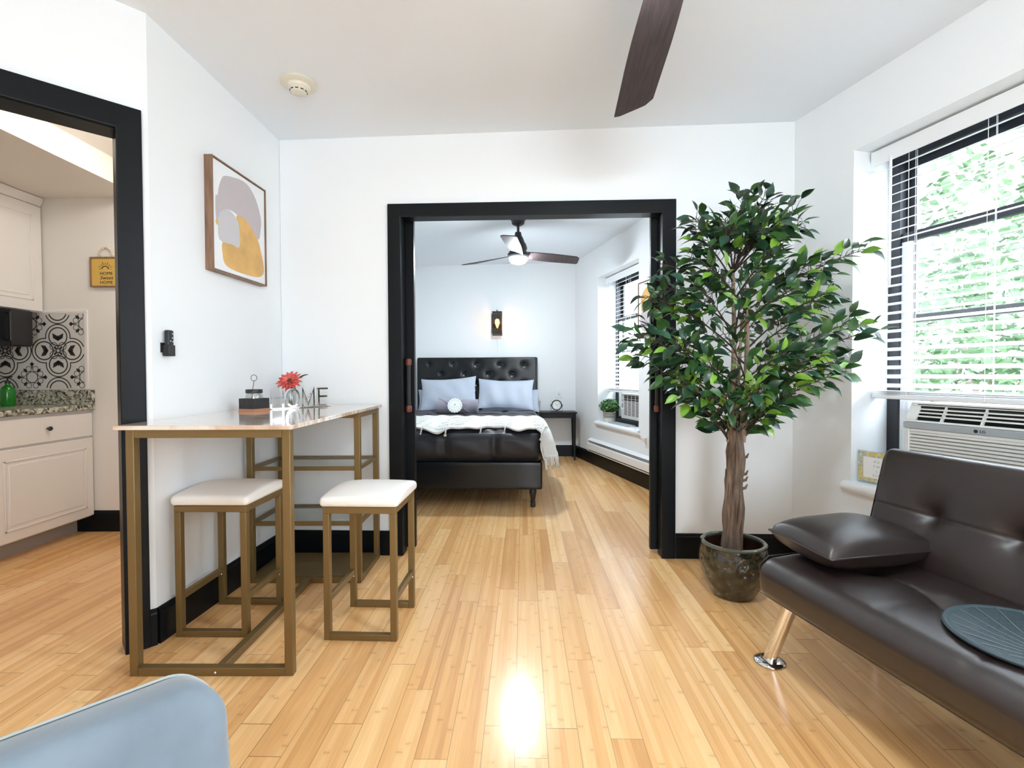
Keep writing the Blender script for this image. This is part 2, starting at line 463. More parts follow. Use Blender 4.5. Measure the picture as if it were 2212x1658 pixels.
def wall(name, p0, p1, ztop, th, mats, holes=(), z0=0.0, parent=None):
    """solid wall; front face on p0->p1, thickness to the left of the direction; holes = (s0, s1, z0, z1)"""
    d = Vector((p1[0] - p0[0], p1[1] - p0[1], 0)); Ln = d.length; ang = math.atan2(d.y, d.x)
    g = G()
    g.M = Matrix.Translation((p0[0], p0[1], 0)) @ Matrix.Rotation(ang, 4, 'Z')
    S = sorted({0.0, Ln, *[h[0] for h in holes], *[h[1] for h in holes]})
    Z = sorted({z0, ztop, *[h[2] for h in holes], *[h[3] for h in holes]})
    def solid(i, j):
        if i < 0 or j < 0 or i >= len(S) - 1 or j >= len(Z) - 1: return False
        sm, zm = (S[i] + S[i + 1]) / 2, (Z[j] + Z[j + 1]) / 2
        return not any(h[0] < sm < h[1] and h[2] < zm < h[3] for h in holes)
    ids = {}
    def V(i, j, b):
        k = (i, j, b)
        if k not in ids: ids[k] = g.pt((S[i], th if b else 0, Z[j]))
        return ids[k]
    for i in range(len(S) - 1):
        for j in range(len(Z) - 1):
            if not solid(i, j): continue
            g.face((V(i, j, 0), V(i + 1, j, 0), V(i + 1, j + 1, 0), V(i, j + 1, 0)))
            g.face((V(i, j, 1), V(i, j + 1, 1), V(i + 1, j + 1, 1), V(i + 1, j, 1)))
            if not solid(i - 1, j): g.face((V(i, j, 0), V(i, j + 1, 0), V(i, j + 1, 1), V(i, j, 1)))
            if not solid(i + 1, j): g.face((V(i + 1, j, 0), V(i + 1, j, 1), V(i + 1, j + 1, 1), V(i + 1, j + 1, 0)))
            if not solid(i, j - 1): g.face((V(i, j, 0), V(i, j, 1), V(i + 1, j, 1), V(i + 1, j, 0)))
            if not solid(i, j + 1): g.face((V(i, j + 1, 0), V(i + 1, j + 1, 0), V(i + 1, j + 1, 1), V(i, j + 1, 1)))
    o = g.build(name, mats, parent, smooth=False)
    o['kind'] = 'structure'
    return o

# ------------------------------------------------------------------ room shell
A = (-1.383, 2.955); B = (1.624, 2.835)
C0 = (-1.436, 1.960)
EDX, EDY = -0.718, -0.696
E0 = (C0[0] + EDX * 1.35, C0[1] + EDY * 1.35)
RD = Vector((0.2425, -0.9701, 0))
Cc = (B[0] + 0.25 * 5.0, B[1] - 5.0)
Dd = (E0[0], Cc[1])
BB = (0.835, 6.45)           # bedroom far right corner
BD = (1.657, 2.95)           # bedroom right wall ends at the partition
BL = (-1.40, 6.50)
KX, KY = -3.60, 3.40

# floor
g = G(); g.prism([(-4.0, Cc[1] - 0.3), (3.3, Cc[1] - 0.3), (3.1, 0), (2.0, 2.9), (1.2, 6.8), (-4.0, 6.8)], -0.1, 0.0)
o = g.build('floor', FLOORM, smooth=False, kind='structure')

def clz(x, y):
    k = max(0.0, min(1.0, (1.6 - x) / 3.0))
    return 2.497 + 0.0128 * x + max(0.0, 2.955 - y) * 0.027 * k
g = G()
pts = []
xs_ = [-2.55, -1.5, -0.5, 0.5, 1.5, 2.6, 3.1]; ys_ = [-2.3, -1, 0, 1, 2, 3.0]
# living room ceiling follows the room outline, a little into the walls
def cell(x, y):
    return clz(x, y)
def ceil_poly(poly, zf, name, m_):
    g = G(); n = len(poly)
    a = [g.pt((x, y, zf(x, y))) for x, y in poly]; b = [g.pt((x, y, 2.74)) for x, y in poly]
    g.face(a[::-1]); g.face(b)
    for i in range(n):
        j = (i + 1) % n; g.face((a[i], a[j], b[j], b[i]))
    o = g.build(name, m_, smooth=False, kind='structure'); return o
def strip_ceiling(name, rows, zf, m_):
    g = G(); ids = []
    for (xa, xb, y) in rows:
        ids.append([g.pt((xa + (xb - xa) * i / 6, y, zf(xa + (xb - xa) * i / 6, y))) for i in range(7)])
    top = [[g.pt((xa, y, 2.74)), g.pt((xb, y, 2.74))] for xa, xb, y in rows]
    for r in range(len(rows) - 1):
        for i in range(6):
            g.face((ids[r][i], ids[r + 1][i], ids[r + 1][i + 1], ids[r][i + 1]))
        g.face((top[r][0], top[r][1], top[r + 1][1], top[r + 1][0]))
    return g.build(name, m_, smooth=True, sharp=0.5, kind='structure')
rx = lambda y: B[0] + (B[1] - y) * 0.25 + 0.06
strip_ceiling('ceiling', [(E0[0] - 0.03, rx(-2.2), -2.2), (E0[0] - 0.03, rx(-0.5), -0.5), (E0[0] - 0.03, rx(1.0), 1.0), (C0[0] - 0.05, rx(1.98), 1.98), (A[0] - 0.05, rx(2.99), 2.96)], clz, CEIL)
bx_ = lambda y: 0.835 + (6.45 - y) * 0.2349 + 0.06
strip_ceiling('ceiling_bedroom', [(-1.45, bx_(2.93), 2.93), (-1.45, bx_(4.5), 4.5), (-1.45, bx_(6.55), 6.55)], lambda x, y: 2.528 + 0.02 * x, CEIL)

# walls
wall('wall_left', C0, (A[0] + 0.0235, 3.45), 2.75, 0.10, WALL)
wall('wall_entry', E0, C0, 2.75, 0.10, WALL, holes=[(1.35 - 0.96, 1.35 - 0.085, 0.0, 2.035)])
wall('wall_back', A, (B[0] + 0.05, B[1] - 0.002), 2.75, 0.075, WALL, holes=[(-0.665 - A[0], 0.885 - A[0], 0.0, 2.02)])
WX, WW, WZ0, WZ1 = 0.371, 1.005, 0.53, 2.192       # living window: start along wall, width, bottom, top
FILL_WIN_S = 3.05                                           # added window, unseen behind the camera, lets in extra daylight
wall('wall_right', B, Cc, 2.75, 0.30, WALL, holes=[(WX, WX + WW, WZ0, WZ1), (FILL_WIN_S, FILL_WIN_S + WW, WZ0, WZ1)])
REAR_S, REAR_W = 1.6, 1.35  # opening added in the unseen rear wall for soft frontal daylight
wall('wall_rear', Cc, Dd, 2.75, 0.30, WALL, holes=[(REAR_S, REAR_S + REAR_W, 0.6, 2.2)])
wall('wall_entry_side', Dd, E0, 2.75, 0.10, WALL)
BWX, BWW, BWZ0, BWZ1 = 0.735, 0.996, 0.53, 2.20
wall('wall_bedroom_right', BB, (BD[0] + 0.02, BD[1] - 0.085), 2.75, 0.30, WALL, holes=[(BWX, BWX + BWW, BWZ0, BWZ1)])
wall('wall_bedroom_back', BL, (BB[0] + 0.02, BB[1]), 2.75, 0.12, WALL)
wall('wall_bedroom_left', (-1.40, 2.98), BL, 2.75, 0.10, WALL)
wall('wall_kitchen_back', (KX, KY), (-1.42, KY), 2.75, 0.10, KWALL)
wall('wall_kitchen_left', (KX, E0[1]), (KX, KY), 2.75, 0.10, KWALL)
wall('wall_kitchen_near', (E0[0] - 0.02, E0[1]), (KX - 0.1, E0[1]), 2.75, 0.10, KWALL)

# kitchen ceiling and dropped soffit over the cabinets
KC = 2.46
g = G(); g.prism([(KX - 0.05, E0[1] - 0.05), (E0[0] - 0.06, E0[1] - 0.05), (C0[0] - 0.085, C0[1] + 0.04), (-1.47, KY + 0.05), (KX - 0.05, KY + 0.05)], KC, 2.74)
g.build('ceiling_kitchen', KWALL, smooth=False, kind='structure')
g = G(); g.box(KX, -2.52, E0[1], KY, 2.30, KC)
g.build('ceiling_soffit', KWALL, smooth=False, kind='structure')

# baseboards
def baseboard(name, p0, p1, mats=BLACK, h=0.145, th=0.015):
    d = Vector((p1[0] - p0[0], p1[1] - p0[1], 0)); ang = math.atan2(d.y, d.x)
    g = G(); g.M = Matrix.Translation((p0[0], p0[1], 0)) @ Matrix.Rotation(ang, 4, 'Z')
    g.prism_yz([(0, 0), (-th, 0), (-th, h - 0.02), (-th * 0.75, h - 0.014), (-th * 0.75, h - 0.006), (-th * 0.3, h), (0, h)][::-1], 0, d.length)
    o = g.build(name, mats, smooth=False, kind='structure'); return o
baseboard('baseboard_left', (C0[0] + 0.0, C0[1]), (A[0] - 0.001, A[1]))
baseboard('baseboard_entry', (C0[0] + EDX * 0.026, C0[1] + EDY * 0.026), C0)
baseboard('baseboard_back_left', A, (-0.73, 2.929))
baseboard('baseboard_back_right', (0.955, 2.8617), (B[0], B[1]))
baseboard('baseboard_right', B, Cc)
baseboard('baseboard_bedroom_back', BL, BB)
baseboard('baseboard_bedroom_right', BB, (BD[0], BD[1]))
baseboard('baseboard_kitchen', (-3.05, KY), (-1.5, KY))

# black casing around the kitchen doorway
def at_entry(s, d=0.0):      # s from the corner, d out of the wall face
    return (C0[0] + EDX * s + 0.696 * d, C0[1] + EDY * s - 0.718 * d)
ang_e = math.atan2(0.696, 0.718)
t = thing('trim_1', (*at_entry(0.96), 0), ang_e, kind='structure')
g = G()
L_ = 0.96 - 0.085
def jambs(g, L_, top, th0, th1, t_):
    g.box(0, t_, th0, th1, 0, top); g.box(L_ - t_, L_, th0, th1, 0, top); g.box(0, L_, th0, th1, top - t_, top)
jambs(g, L_, 2.035, -0.004, 0.104, 0.016)
g.build('jamb', BLACK, t, bevel=0.001)
g = G()
cw = 0.082
cw = 0.0804
out = [(-cw + 0.018, 0), (0.018, 0), (0.018, 2.022), (L_ - 0.018, 2.022), (L_ - 0.018, 0), (L_ + cw - 0.018, 0), (L_ + cw - 0.018, 2.112), (-cw + 0.018, 2.112)]
g.prism_xz(out, -0.02, 0.0)
g.build('casing', BLACK, t, bevel=0.003)

# black casing and jambs of the wide bedroom opening
ang_b = math.atan2(B[1] - A[1], B[0] - A[0])
t = thing('trim_2', (-0.665, A[1] - 0.0399 * (-0.665 - A[0]), 0), ang_b, kind='structure')
L_ = 1.551
g = G(); jambs(g, L_, 2.022, -0.003, 0.078, 0.012)
g.build('jamb', BLACK, t, bevel=0.001)
g = G()
out = [(-0.066, 0), (0.012, 0), (0.012, 2.008), (L_ - 0.012, 2.008), (L_ - 0.012, 0), (L_ + 0.066, 0), (L_ + 0.066, 2.086), (-0.066, 2.086)]
g.prism_xz(out, -0.02, 0.0)
g.build('casing', BLACK, t, bevel=0.003)
g = G(); g.box(-0.8, L_ + 0.55, 0.078, 0.10, 2.03, 2.07)
g.build('sliding_track', BLACKM, t)

# sliding black doors behind the opening
def slide_door(name, x0, x1, hx):
    t = thing(name, (0, 0, 0), 0, kind='structure')
    yc = lambda x: A[1] - 0.0399 * (x - A[0]) + 0.100
    t.location = (x0, yc(x0), 0); t.rotation_euler = (0, 0, ang_b)
    w = x1 - x0
    g = G(); g.box(0, w, 0, 0.036, 0.012, 2.06)
    g.build('door_panel', BLACK, t, bevel=0.002)
    h = hx - x0
    # long round pull with reddish ends, standing off the door face
    g = G(); g.tube([(h, -0.034, 0.86), (h, -0.034, 1.18)], 0.0125, 14)
    hd = g.build('pull_handle', GRIP, t)
    for z in (0.872, 1.155):
        e_ = G(); e_.lathe([(0.0, z - 0.020), (0.015, z - 0.020), (0.0185, z - 0.012), (0.0185, z + 0.012), (0.015, z + 0.020), (0, z + 0.020)], 16, h, -0.034, cap=False)
        e_.build('end_cap', RED, hd, label='reddish wooden end cap')
    for z in (0.905, 1.125):
        e_ = G(); e_.tube([(h, 0.0, z), (h, -0.034, z)], 0.008, 10)
        e_.build('mount', GRIP, hd)
    return t
slide_door('door_1', -1.34, -0.600, -0.628)
slide_door('door_2', 0.838, 1.55, 0.868)

# ------------------------------------------------------------------ windows
def hung_window(name, base, ang, W_, z0, z1, low_bottom, ny):
    """double hung window at depth ny; local x along wall, y outward"""
    t = thing(name, (base[0], base[1], 0), ang, kind='structure')
    def ring(x0, x1, y0, y1, za, zb, w, m_, nm, wt=None, wb=None):
        g = G(); wt = wt or w; wb = wb or w
        g.box(x0, x0 + w, y0, y1, za, zb); g.box(x1 - w, x1, y0, y1, za, zb)
        g.box(x0 + w, x1 - w, y0, y1, zb - wt, zb); g.box(x0 + w, x1 - w, y0, y1, za, za + wb)
        return g.build(nm, m_, t, bevel=0.002)
    ring(0.0, W_, ny, 0.295, z0, z1, 0.058, WFRAME, 'window_frame')
    up = z0 + 0.80
    s1 = ring(0.058, W_ - 0.058, ny + 0.045, ny + 0.066, up, z1 - 0.05, 0.045, WFRAME, 'upper_sash', wb=0.04)
    g = G(); g.box(0.10, W_ - 0.10, ny + 0.053, ny + 0.057, up + 0.03, z1 - 0.08); g.build('pane', GLASS, s1, smooth=False)
    lt = low_bottom + (z1 - z0) / 2
    s2 = ring(0.058, W_ - 0.058, ny + 0.012, ny + 0.036, low_bottom, lt, 0.042, GREYV, 'lower_sash', wt=0.004)
    g = G(); g.box(0.058, W_ - 0.058, ny + 0.010, ny + 0.038, lt - 0.045, lt); g.build('meeting_rail', WFRAME, s2, label='black meeting rail', bevel=0.002)
    g = G(); g.box(0.09, W_ - 0.09, ny + 0.022, ny + 0.026, low_bottom + 0.03, lt - 0.03); g.build('pane', GLASS, s2, smooth=False)
    # sill with rounded nose
    g = G()
    prof = [(0.295, z0), (0.295, z0 - 0.035), (-0.004, z0 - 0.035)]
    for k in range(9):
        a = -PI / 2 - PI * k / 8
        prof.append((-0.012 + 0.024 * math.cos(a) * 1.0, z0 - 0.022 + 0.026 * math.sin(a)))
    g.prism_yz([(0.0, z0 + 0.004), (0.0, z0 - 0.05), *[( -0.006 + 0.030 * math.cos(a), z0 - 0.023 + 0.027 * math.sin(a)) for a in [-PI / 2 - PI * k / 10 for k in range(11)]]][::-1], -0.03, W_ + 0.03)
    g.box(0.0, W_, 0.0, 0.295, z0 - 0.02, z0 + 0.004)
    g.build('window_sill', WHITE, t, sharp=0.9)
    return t

def blind(base, ang, W_, z0, z1, dy, zb, cords, label, wand):
    t = thing('window_blind', (base[0], base[1], 0), ang, label, 'blind')
    g = G(); g.box(0.012, W_ - 0.012, dy - 0.045, dy - 0.037, z1 - 0.085, z1 - 0.010); g.box(0.015, W_ - 0.015, dy - 0.037, dy + 0.03, z1 - 0.055, z1 - 0.012)
    g.build('valance', WHITE, t, bevel=0.003)
    zs = []
    z = z1 - 0.105
    while z > zb + 0.055:
        zs.append(z); z -= 0.0445
    tl = math.radians(19)
    for z in zs + [zb + 0.040, zb + 0.033, zb + 0.026]:
        g = G(); n = 4; stacked = z <= zb + 0.041
        a_ = 0.0 if stacked else tl
        def fn(u, v):
            q = (v - 0.5) * 0.05; cr_ = 0.0022 * (1 - (2 * v - 1) ** 2)
            return (0.014 + (W_ - 0.028) * u, dy + q * math.cos(a_) - cr_ * math.sin(a_), z + q * math.sin(a_) + cr_ * math.cos(a_))
        top = g.grid(fn, 1, n)
        bot = g.grid(lambda u, v: tuple(Vector(fn(u, v)) - Vector((0, 0, 0.0028))), 1, n)
        nv = len(top[0])
        g.f = g.f[:n] + [tuple(reversed(f)) for f in g.f[n:]]
        for j in range(n):
            g.face((top[0][j], top[0][j + 1], bot[0][j + 1], bot[0][j])); g.face((top[1][j + 1], top[1][j], bot[1][j], bot[1][j + 1]))
        g.face((top[0][0], bot[0][0], bot[1][0], top[1][0])); g.face((top[0][n], top[1][n], bot[1][n], bot[0][n]))
        g.build('slat', WHITE, t, sharp=1.0)
    g = G(); g.box(0.014, W_ - 0.014, dy - 0.026, dy + 0.026, zb, zb + 0.020)
    g.build('bottom_rail', WHITE, t, bevel=0.004)
    for c in cords:
        g = G()
        for yy in (-0.026, 0.026):
            g.tube([(c, dy + yy, z1 - 0.06), (c, dy + yy, zb + 0.01)], 0.0011, 5)
        g.tube([(c + 0.012, dy, z1 - 0.06), (c + 0.012, dy, zb + 0.01)], 0.001, 5)
        g.build('ladder_cord', WHITE, t)
    g = G(); g.tube([(wand, dy - 0.05, z1 - 0.07), (wand, dy - 0.052, z1 - 0.69)], 0.0058, 6)
    g.build('tilt_wand', WHITE, t)
    return t

ang_r = math.atan2(RD.y, RD.x)
def on_r(s, d=0.0):         # point on the living right wall: s along, d outward
    return (B[0] + 0.2425 * s + 0.9701 * d, B[1] - 0.9701 * s + 0.2425 * d)
BRD = Vector((0.2287, -0.9735, 0)); ang_br = math.atan2(-0.9735, 0.2287)
def on_br(s, d=0.0):
    return (BB[0] + 0.2287 * s + 0.9735 * d, BB[1] - 0.9735 * s + 0.2287 * d)
hung_window('window_1', on_r(WX), ang_r, WW, WZ0, WZ1, 0.945, 0.226)
blind(on_r(WX), ang_r, WW, WZ0, WZ1, 0.137, 0.952, (0.185, 0.50, 0.82), 'white horizontal slat blind in the big window above the sofa', 0.118)
hung_window('fill_window_side', on_r(FILL_WIN_S), ang_r, WW, WZ0, WZ1, 0.56, 0.226)  # added side window out of view, helps light the room
hung_window('fill_window_rear', (Cc[0] - REAR_S, Cc[1]), PI, REAR_W, 0.6, 2.2, 0.66, 0.226)  # added rear window out of view, brings frontal fill light
hung_window('window_2', on_br(BWX), ang_br, BWW, BWZ0, BWZ1, 0.90, 0.226)
blind(on_br(BWX), ang_br, BWW, BWZ0, BWZ1, 0.137, 0.875, (0.17, 0.50, 0.83), 'white horizontal slat blind in the small bedroom window', 0.10)

# daylight portals: sampling guides only, they add no light
def portal(p, ang, w, h, zc):
    l = bpy.data.lights.new('window_portal', 'AREA'); l.shape = 'RECTANGLE'; l.size = w; l.size_y = h
    l.cycles.is_portal = True
    o = bpy.data.objects.new('window_portal', l); COL.objects.link(o)
    n = Vector((math.sin(ang) * 1.0, -math.cos(ang), 0))      # towards the room
    o.location = (p[0], p[1], zc)
    o.rotation_euler = n.to_track_quat('-Z', 'Z').to_euler()
portal(on_r(WX + WW / 2, 0.33), ang_r, WW, WZ1 - WZ0, (WZ0 + WZ1) / 2)
portal(on_r(FILL_WIN_S + WW / 2, 0.33), ang_r, WW, WZ1 - WZ0, (WZ0 + WZ1) / 2)
portal((Cc[0] - REAR_S - REAR_W / 2, Cc[1] - 0.33), PI, REAR_W, 1.6, 1.4)
portal(on_br(BWX + BWW / 2, 0.33), ang_br, BWW, BWZ1 - BWZ0, (BWZ0 + BWZ1) / 2)

# ------------------------------------------------------------------ bar table
T0 = (-1.378, 1.742)
TW, TL_ = 0.588, 1.15
RZ_T = -0.004
t = thing('bar_table', (T0[0], T0[1], 0), RZ_T, 'tall bar table with a glossy marble-look top on a bronze square-tube frame with shelves', 'table')
S_ = 0.030
SH0 = 0.785       # start of the shelf section
ZT = 0.888
for nm, x, y in (('leg', 0, 0), ('leg', TW - S_, 0), ('leg', 0, SH0), ('leg', TW - S_, SH0), ('leg', 0, TL_ - S_), ('leg', TW - S_, TL_ - S_)):
    g = G(); g.box(x, x + S_, y, y + S_, 0, ZT); g.build('leg', BRONZE, t, bevel=0.0025)
g = G(); g.box(S_, TW - S_, 0.0, S_, ZT - 0.030, ZT); g.box(S_, TW - S_, SH0, SH0 + S_, ZT - 0.030, ZT); g.box(S_, TW - S_, TL_ - S_, TL_, ZT - 0.030, ZT)
g.box(0.004, S_ - 0.004, SH0 + S_, TL_ - S_, ZT - 0.03, ZT); g.box(TW - S_ + 0.004, TW - 0.004, SH0 + S_, TL_ - S_, ZT - 0.03, ZT)
g.box(TW / 2 - 0.012, TW / 2 + 0.012, S_, SH0, ZT - 0.028, ZT)
g.build('top_frame', BRONZE, t, bevel=0.002)
g = G(); g.box(S_, TW - S_, 0.0, S_, 0, S_)
fb = g.build('floor_rail', BRONZE, t, bevel=0.002)
g = G(); g.M = Matrix.Translation((0.309, 0.0, 0.014)); g.sphere((0, -0.001, 0), 0.0045, 10, 6, sy=0.5); g.build('screw', CHROME, fb)
g = G(); g.box(0.300, 0.330, S_, SH0, 0.0, 0.03); g.build('floor_rail', BRONZE, t, bevel=0.002)
for z in (0.595, 0.308):
    g = G(); g.box(S_, TW - S_, SH0 + 0.005, SH0 + 0.025, z - 0.01, z + 0.01); g.box(S_, TW - S_, TL_ - 0.025, TL_ - 0.005, z - 0.01, z + 0.01)
    g.box(0.005, 0.025, SH0 + S_, TL_ - S_, z - 0.01, z + 0.01); g.box(TW - 0.025, TW - 0.005, SH0 + S_, TL_ - S_, z - 0.01, z + 0.01)
    sf = g.build('shelf_frame', BRONZE, t, bevel=0.0015)
    g = G(); g.box(0.026, TW - 0.026, SH0 + 0.026, TL_ - 0.026, z + 0.004, z + 0.009); g.build('glass_shelf', SHELFG, sf, smooth=False, label='clear glass shelf')
g = G(); g.box(S_, TW - S_, SH0, SH0 + S_, 0.0, 0.028); g.box(S_, TW - S_, TL_ - S_, TL_, 0, 0.028); g.box(0, S_, SH0 + S_, TL_ - S_, 0, 0.028); g.box(TW - S_, TW, SH0 + S_, TL_ - S_, 0, 0.028)
g.box(S_ * 0.8, TW - S_ * 0.8, SH0 + S_ * 0.8, TL_ - S_ * 0.8, 0.024, 0.034)
g.build('bottom_shelf', BRONZE, t, bevel=0.0015, label='solid bronze metal bottom shelf')
g = G(); g.box(-0.030, TW + 0.014, -0.018, TL_ + 0.008, ZT, ZT + 0.016); g.build('table_top', MARBLE, t, bevel=0.002, label='glossy cream and brown marble-look glass top')
ZTOP = ZT + 0.016

# ------------------------------------------------------------------ bar stools
def make_stool():
    t = thing('bar_stool', (0, 0, 0))
    w, d, h, s = 0.300, 0.312, 0.545, 0.026
    for x in (0, w - s):
        for y in (0, d - s):
            g = G(); g.box(x, x + s, y, y + s, 0, h - 0.026); g.build('leg', BRONZE, t, bevel=0.002)
    g = G(); g.box(0, w, 0, s, h - 0.026, h); g.box(0, w, d - s, d, h - 0.026, h); g.box(0, s, s, d - s, h - 0.026, h); g.box(w - s, w, s, d - s, h - 0.026, h)
    g.build('seat_frame', BRONZE, t, bevel=0.002)
    for y in (0, d - s):
        g = G(); g.box(s, w - s, y, y + s, 0.0, 0.026); g.build('stretcher', BRONZE, t, bevel=0.002)
    for x in (0, w - s):
        g = G(); g.box(x + 0.003, x + s - 0.003, s, d - s, 0.150, 0.176); st = g.build('side_stretcher', BRONZE, t, bevel=0.002)
        g = G(); g.sphere((x + s - 0.003, d - s - 0.012, 0.150), 0.0035, 8, 6); g.build('screw', CHROME, st)
    def disp(x, y, z, nx, ny, nz):
        if z > 0: return (0, 0, 0.024 * max(0, 1 - (y / 0.17) ** 2) * max(0, 1 - (x / 0.2) ** 4) + 0.004 * max(0, 1 - (x / 0.17) ** 2))
        return (0, 0, 0)
    g = G(); g.rbox((w / 2, d / 2, h + 0.020), (w / 2 + 0.012, d / 2 + 0.012, 0.019), 0.017, 8, disp)
    g.build('seat_cushion', CUSH, t, sharp=2.0, label='padded white seat cushion')
    return t
s1 = make_stool(); s1.location = (-1.392, 2.006, 0); s1.rotation_euler = (0, 0, -0.02)
tag(s1, 'bronze-framed bar stool with a white padded seat tucked under the bar table', 'stool', 'bar stools')
s2 = copy_tree(s1); s2.location = (-0.770, 1.978, 0); s2.rotation_euler = (0, 0, -0.045)
tag(s2, 'bronze-framed bar stool with a white padded seat pulled out beside the bar table', 'stool', 'bar stools')

# ------------------------------------------------------------------ things on the table
# black box with a copper base, a jar in it
t = thing('planter_box', (-1.262, 2.400, ZTOP), math.radians(-17.3), 'small square black wooden box with a copper-coloured base on the bar table', 'box')
g = G(); hb = 0.047; wl = 0.006
for x0, x1, y0, y1 in ((-hb, hb, -hb, -hb + wl), (-hb, hb, hb - wl, hb), (-hb, -hb + wl, -hb + wl, hb - wl), (hb - wl, hb, -hb + wl, hb - wl)):
    g.box(x0, x1, y0, y1, 0.0, 0.064)
g.box(-hb + wl, hb - wl, -hb + wl, hb - wl, 0.0, 0.03)
g.build('box_body', SLATE, t, bevel=0.0008)
g = G(); g.box(-hb - 0.001, hb + 0.001, -hb - 0.001, hb + 0.001, -0.0005, 0.014); g.build('base_band', COPPER, t, label='copper-coloured base band')
t = thing('glass_jar', (-1.262, 2.400, ZTOP + 0.0305), 0, 'squat clear glass jar with a black lid and wire ring standing in the black box', 'jar')
g = G(); g.lathe([(0.0, 0.0), (0.034, 0.0), (0.038, 0.006), (0.038, 0.046), (0.034, 0.056), (0.033, 0.062)], 28, cap=False); g.build('jar_glass', JARG, t)
g = G(); g.lathe([(0.0, 0.058), (0.037, 0.058), (0.038, 0.061), (0.038, 0.074), (0.036, 0.077), (0.0, 0.077)], 28, cap=False); g.build('lid', BLACKM, t)
g = G(); g.tube([(0.0, -0.02, 0.03), (0.0, -0.012, 0.08), (0, 0, 0.118)], 0.0014, 8)
rc = [(0.0145 * math.sin(a), 0, 0.1325 - 0.0145 * math.cos(a)) for a in [2 * PI * k / 24 for k in range(25)]]
g.tube(rc, 0.0014, 8); g.build('wire_ring', BLACKM, t, label='black wire rod ending in a ring')

# chrome HOME letters on a bar
hp0 = Vector((-1.242, 2.520, 0)); hp1 = Vector((-1.046, 2.761, 0)); hd = hp1 - hp0
t = thing('home_sign', (hp0.x, hp0.y, ZTOP), math.atan2(hd.y, hd.x), 'shiny chrome standing sign spelling HOME on a slim bar, on the bar table', 'sign')
HL = hd.length
g = G(); g.box(-0.006, HL + 0.022, -0.014, 0.014, 0, 0.007); g.build('base_bar', CHROME, t, bevel=0.002)
def letter(strokes, nm='letter'):
    g = G(); hw = 0.0046; dp_ = 0.008
    for st in strokes:
        n = len(st); cl = n > 8; L_, R_ = [], []
        for i in range(n):
            p = Vector((st[i][0], st[i][1])); q0 = Vector(st[(i - 1) if i else (n - 2 if cl else 0)]); q1 = Vector(st[(i + 1) if i < n - 1 else (1 if cl else i)])
            d = (q1 - q0); d.normalize(); nn = Vector((-d.y, d.x)) * hw
            if 0 < i < n - 1 and not cl:
                e0 = (p - q0).normalized(); k_ = max(0.45, abs(e0.dot(d))); nn = nn / k_
            L_.append(p + nn); R_.append(p - nn)
        for i in range(n - 1):
            g.prism_xz([tuple(L_[i]), tuple(L_[i + 1]), tuple(R_[i + 1]), tuple(R_[i])], -dp_, dp_)
    return g.build(nm, CHROME, t, smooth=False, label='chrome letter')
zb_, zt_ = 0.006, 0.104
letter([[(0.0, zb_), (0.0, zt_)], [(0.062, zb_), (0.062, zt_)], [(0, 0.058), (0.062, 0.058)]])
letter([[(0.115 + 0.034 * math.cos(a), 0.056 + 0.046 * math.sin(a)) for a in [2 * PI * k / 28 for k in range(29)]]])
letter([[(0.168, zb_), (0.170, zt_), (0.200, zb_ + 0.01), (0.232, zt_), (0.234, zb_)]])
letter([[(0.262, zb_), (0.262, zt_)], [(0.262, zt_ - 0.003), (0.316, zt_ - 0.003)], [(0.262, 0.058), (0.312, 0.058)], [(0.262, zb_ + 0.003), (0.316, zb_ + 0.003)]])

# glass vase with a coral flower
t = thing('flower_vase', (-1.262, 2.795, ZTOP), 0, 'small clear glass vase with one coral daisy-like flower and grassy leaves, behind the HOME letters', 'vase')
g = G(); g.lathe([(0, 0), (0.026, 0), (0.029, 0.01), (0.031, 0.05), (0.028, 0.085), (0.031, 0.10)], 24, cap=False); g.build('vase_glass', JARG, t)
g = G()
for k in range(5):
    a = k * 1.3; g.tube([(0.010 * math.cos(a), 0.010 * math.sin(a), 0.006), (0.004 * math.cos(a + 2), 0.004, 0.08), (0.006, -0.004 + 0.002 * k, 0.118)], 0.0022, 6)
g.build('stem', LEAFM, t)
g = G()
fc = Vector((0.004, -0.012, 0.138)); fM = Matrix.Translation(fc) @ Matrix.Rotation(math.radians(52), 4, 'X')
for layer, (n, L1, tilt, w1) in enumerate(((15, 0.064, 0.18, 0.0105), (14, 0.055, 0.42, 0.010), (11, 0.040, 0.75, 0.008))):
    for k in range(n):
        a = 2 * PI * (k + 0.5 * layer) / n + random.uniform(-.06, .06)
        g.M = fM @ Matrix.Rotation(a, 4, 'Z') @ Matrix.Rotation(-tilt, 4, 'Y')
        L2 = L1 * random.uniform(0.9, 1.06)
        g.grid(lambda u, v: (0.010 + L2 * u, (v - 0.5) * 2 * w1 * math.sin(PI * min(1, 0.15 + 0.85 * u) * 0.98) ** 0.8, 0.006 * (2 * v - 1) ** 2 - 0.012 * u * u), 5, 2)
g.build('petals', PINK, t, sharp=3)
g = G(); g.M = fM; g.sphere((0, 0, 0.008), 0.021, 14, 8, sz=0.5); g.build('flower_centre', BROWNC, t)
def blade(g, pts, w, n=8, fold=0.25):
    """long leaf along points with side direction"""
    P_ = [Vector(p) for p in pts]
    def at(u):
        s_ = u * (len(P_) - 1); i = min(int(s_), len(P_) - 2); f_ = s_ - i
        return P_[i].lerp(P_[i + 1], f_)
    side = (P_[-1] - P_[0]).cross(Vector((0.25, 1, 0.1)))
    if side.length < 1e-5: side = Vector((1, 0, 0))
    side.normalize()
    def fn(u, v):
        ww = w * math.sin(PI * min(0.999, 0.08 + 0.92 * u)) ** 0.7
        return tuple(at(u) + side * (v - 0.5) * 2 * ww + Vector((0, 0, fold * ww * abs(2 * v - 1))))
    g.grid(fn, n, 2)
g = G()
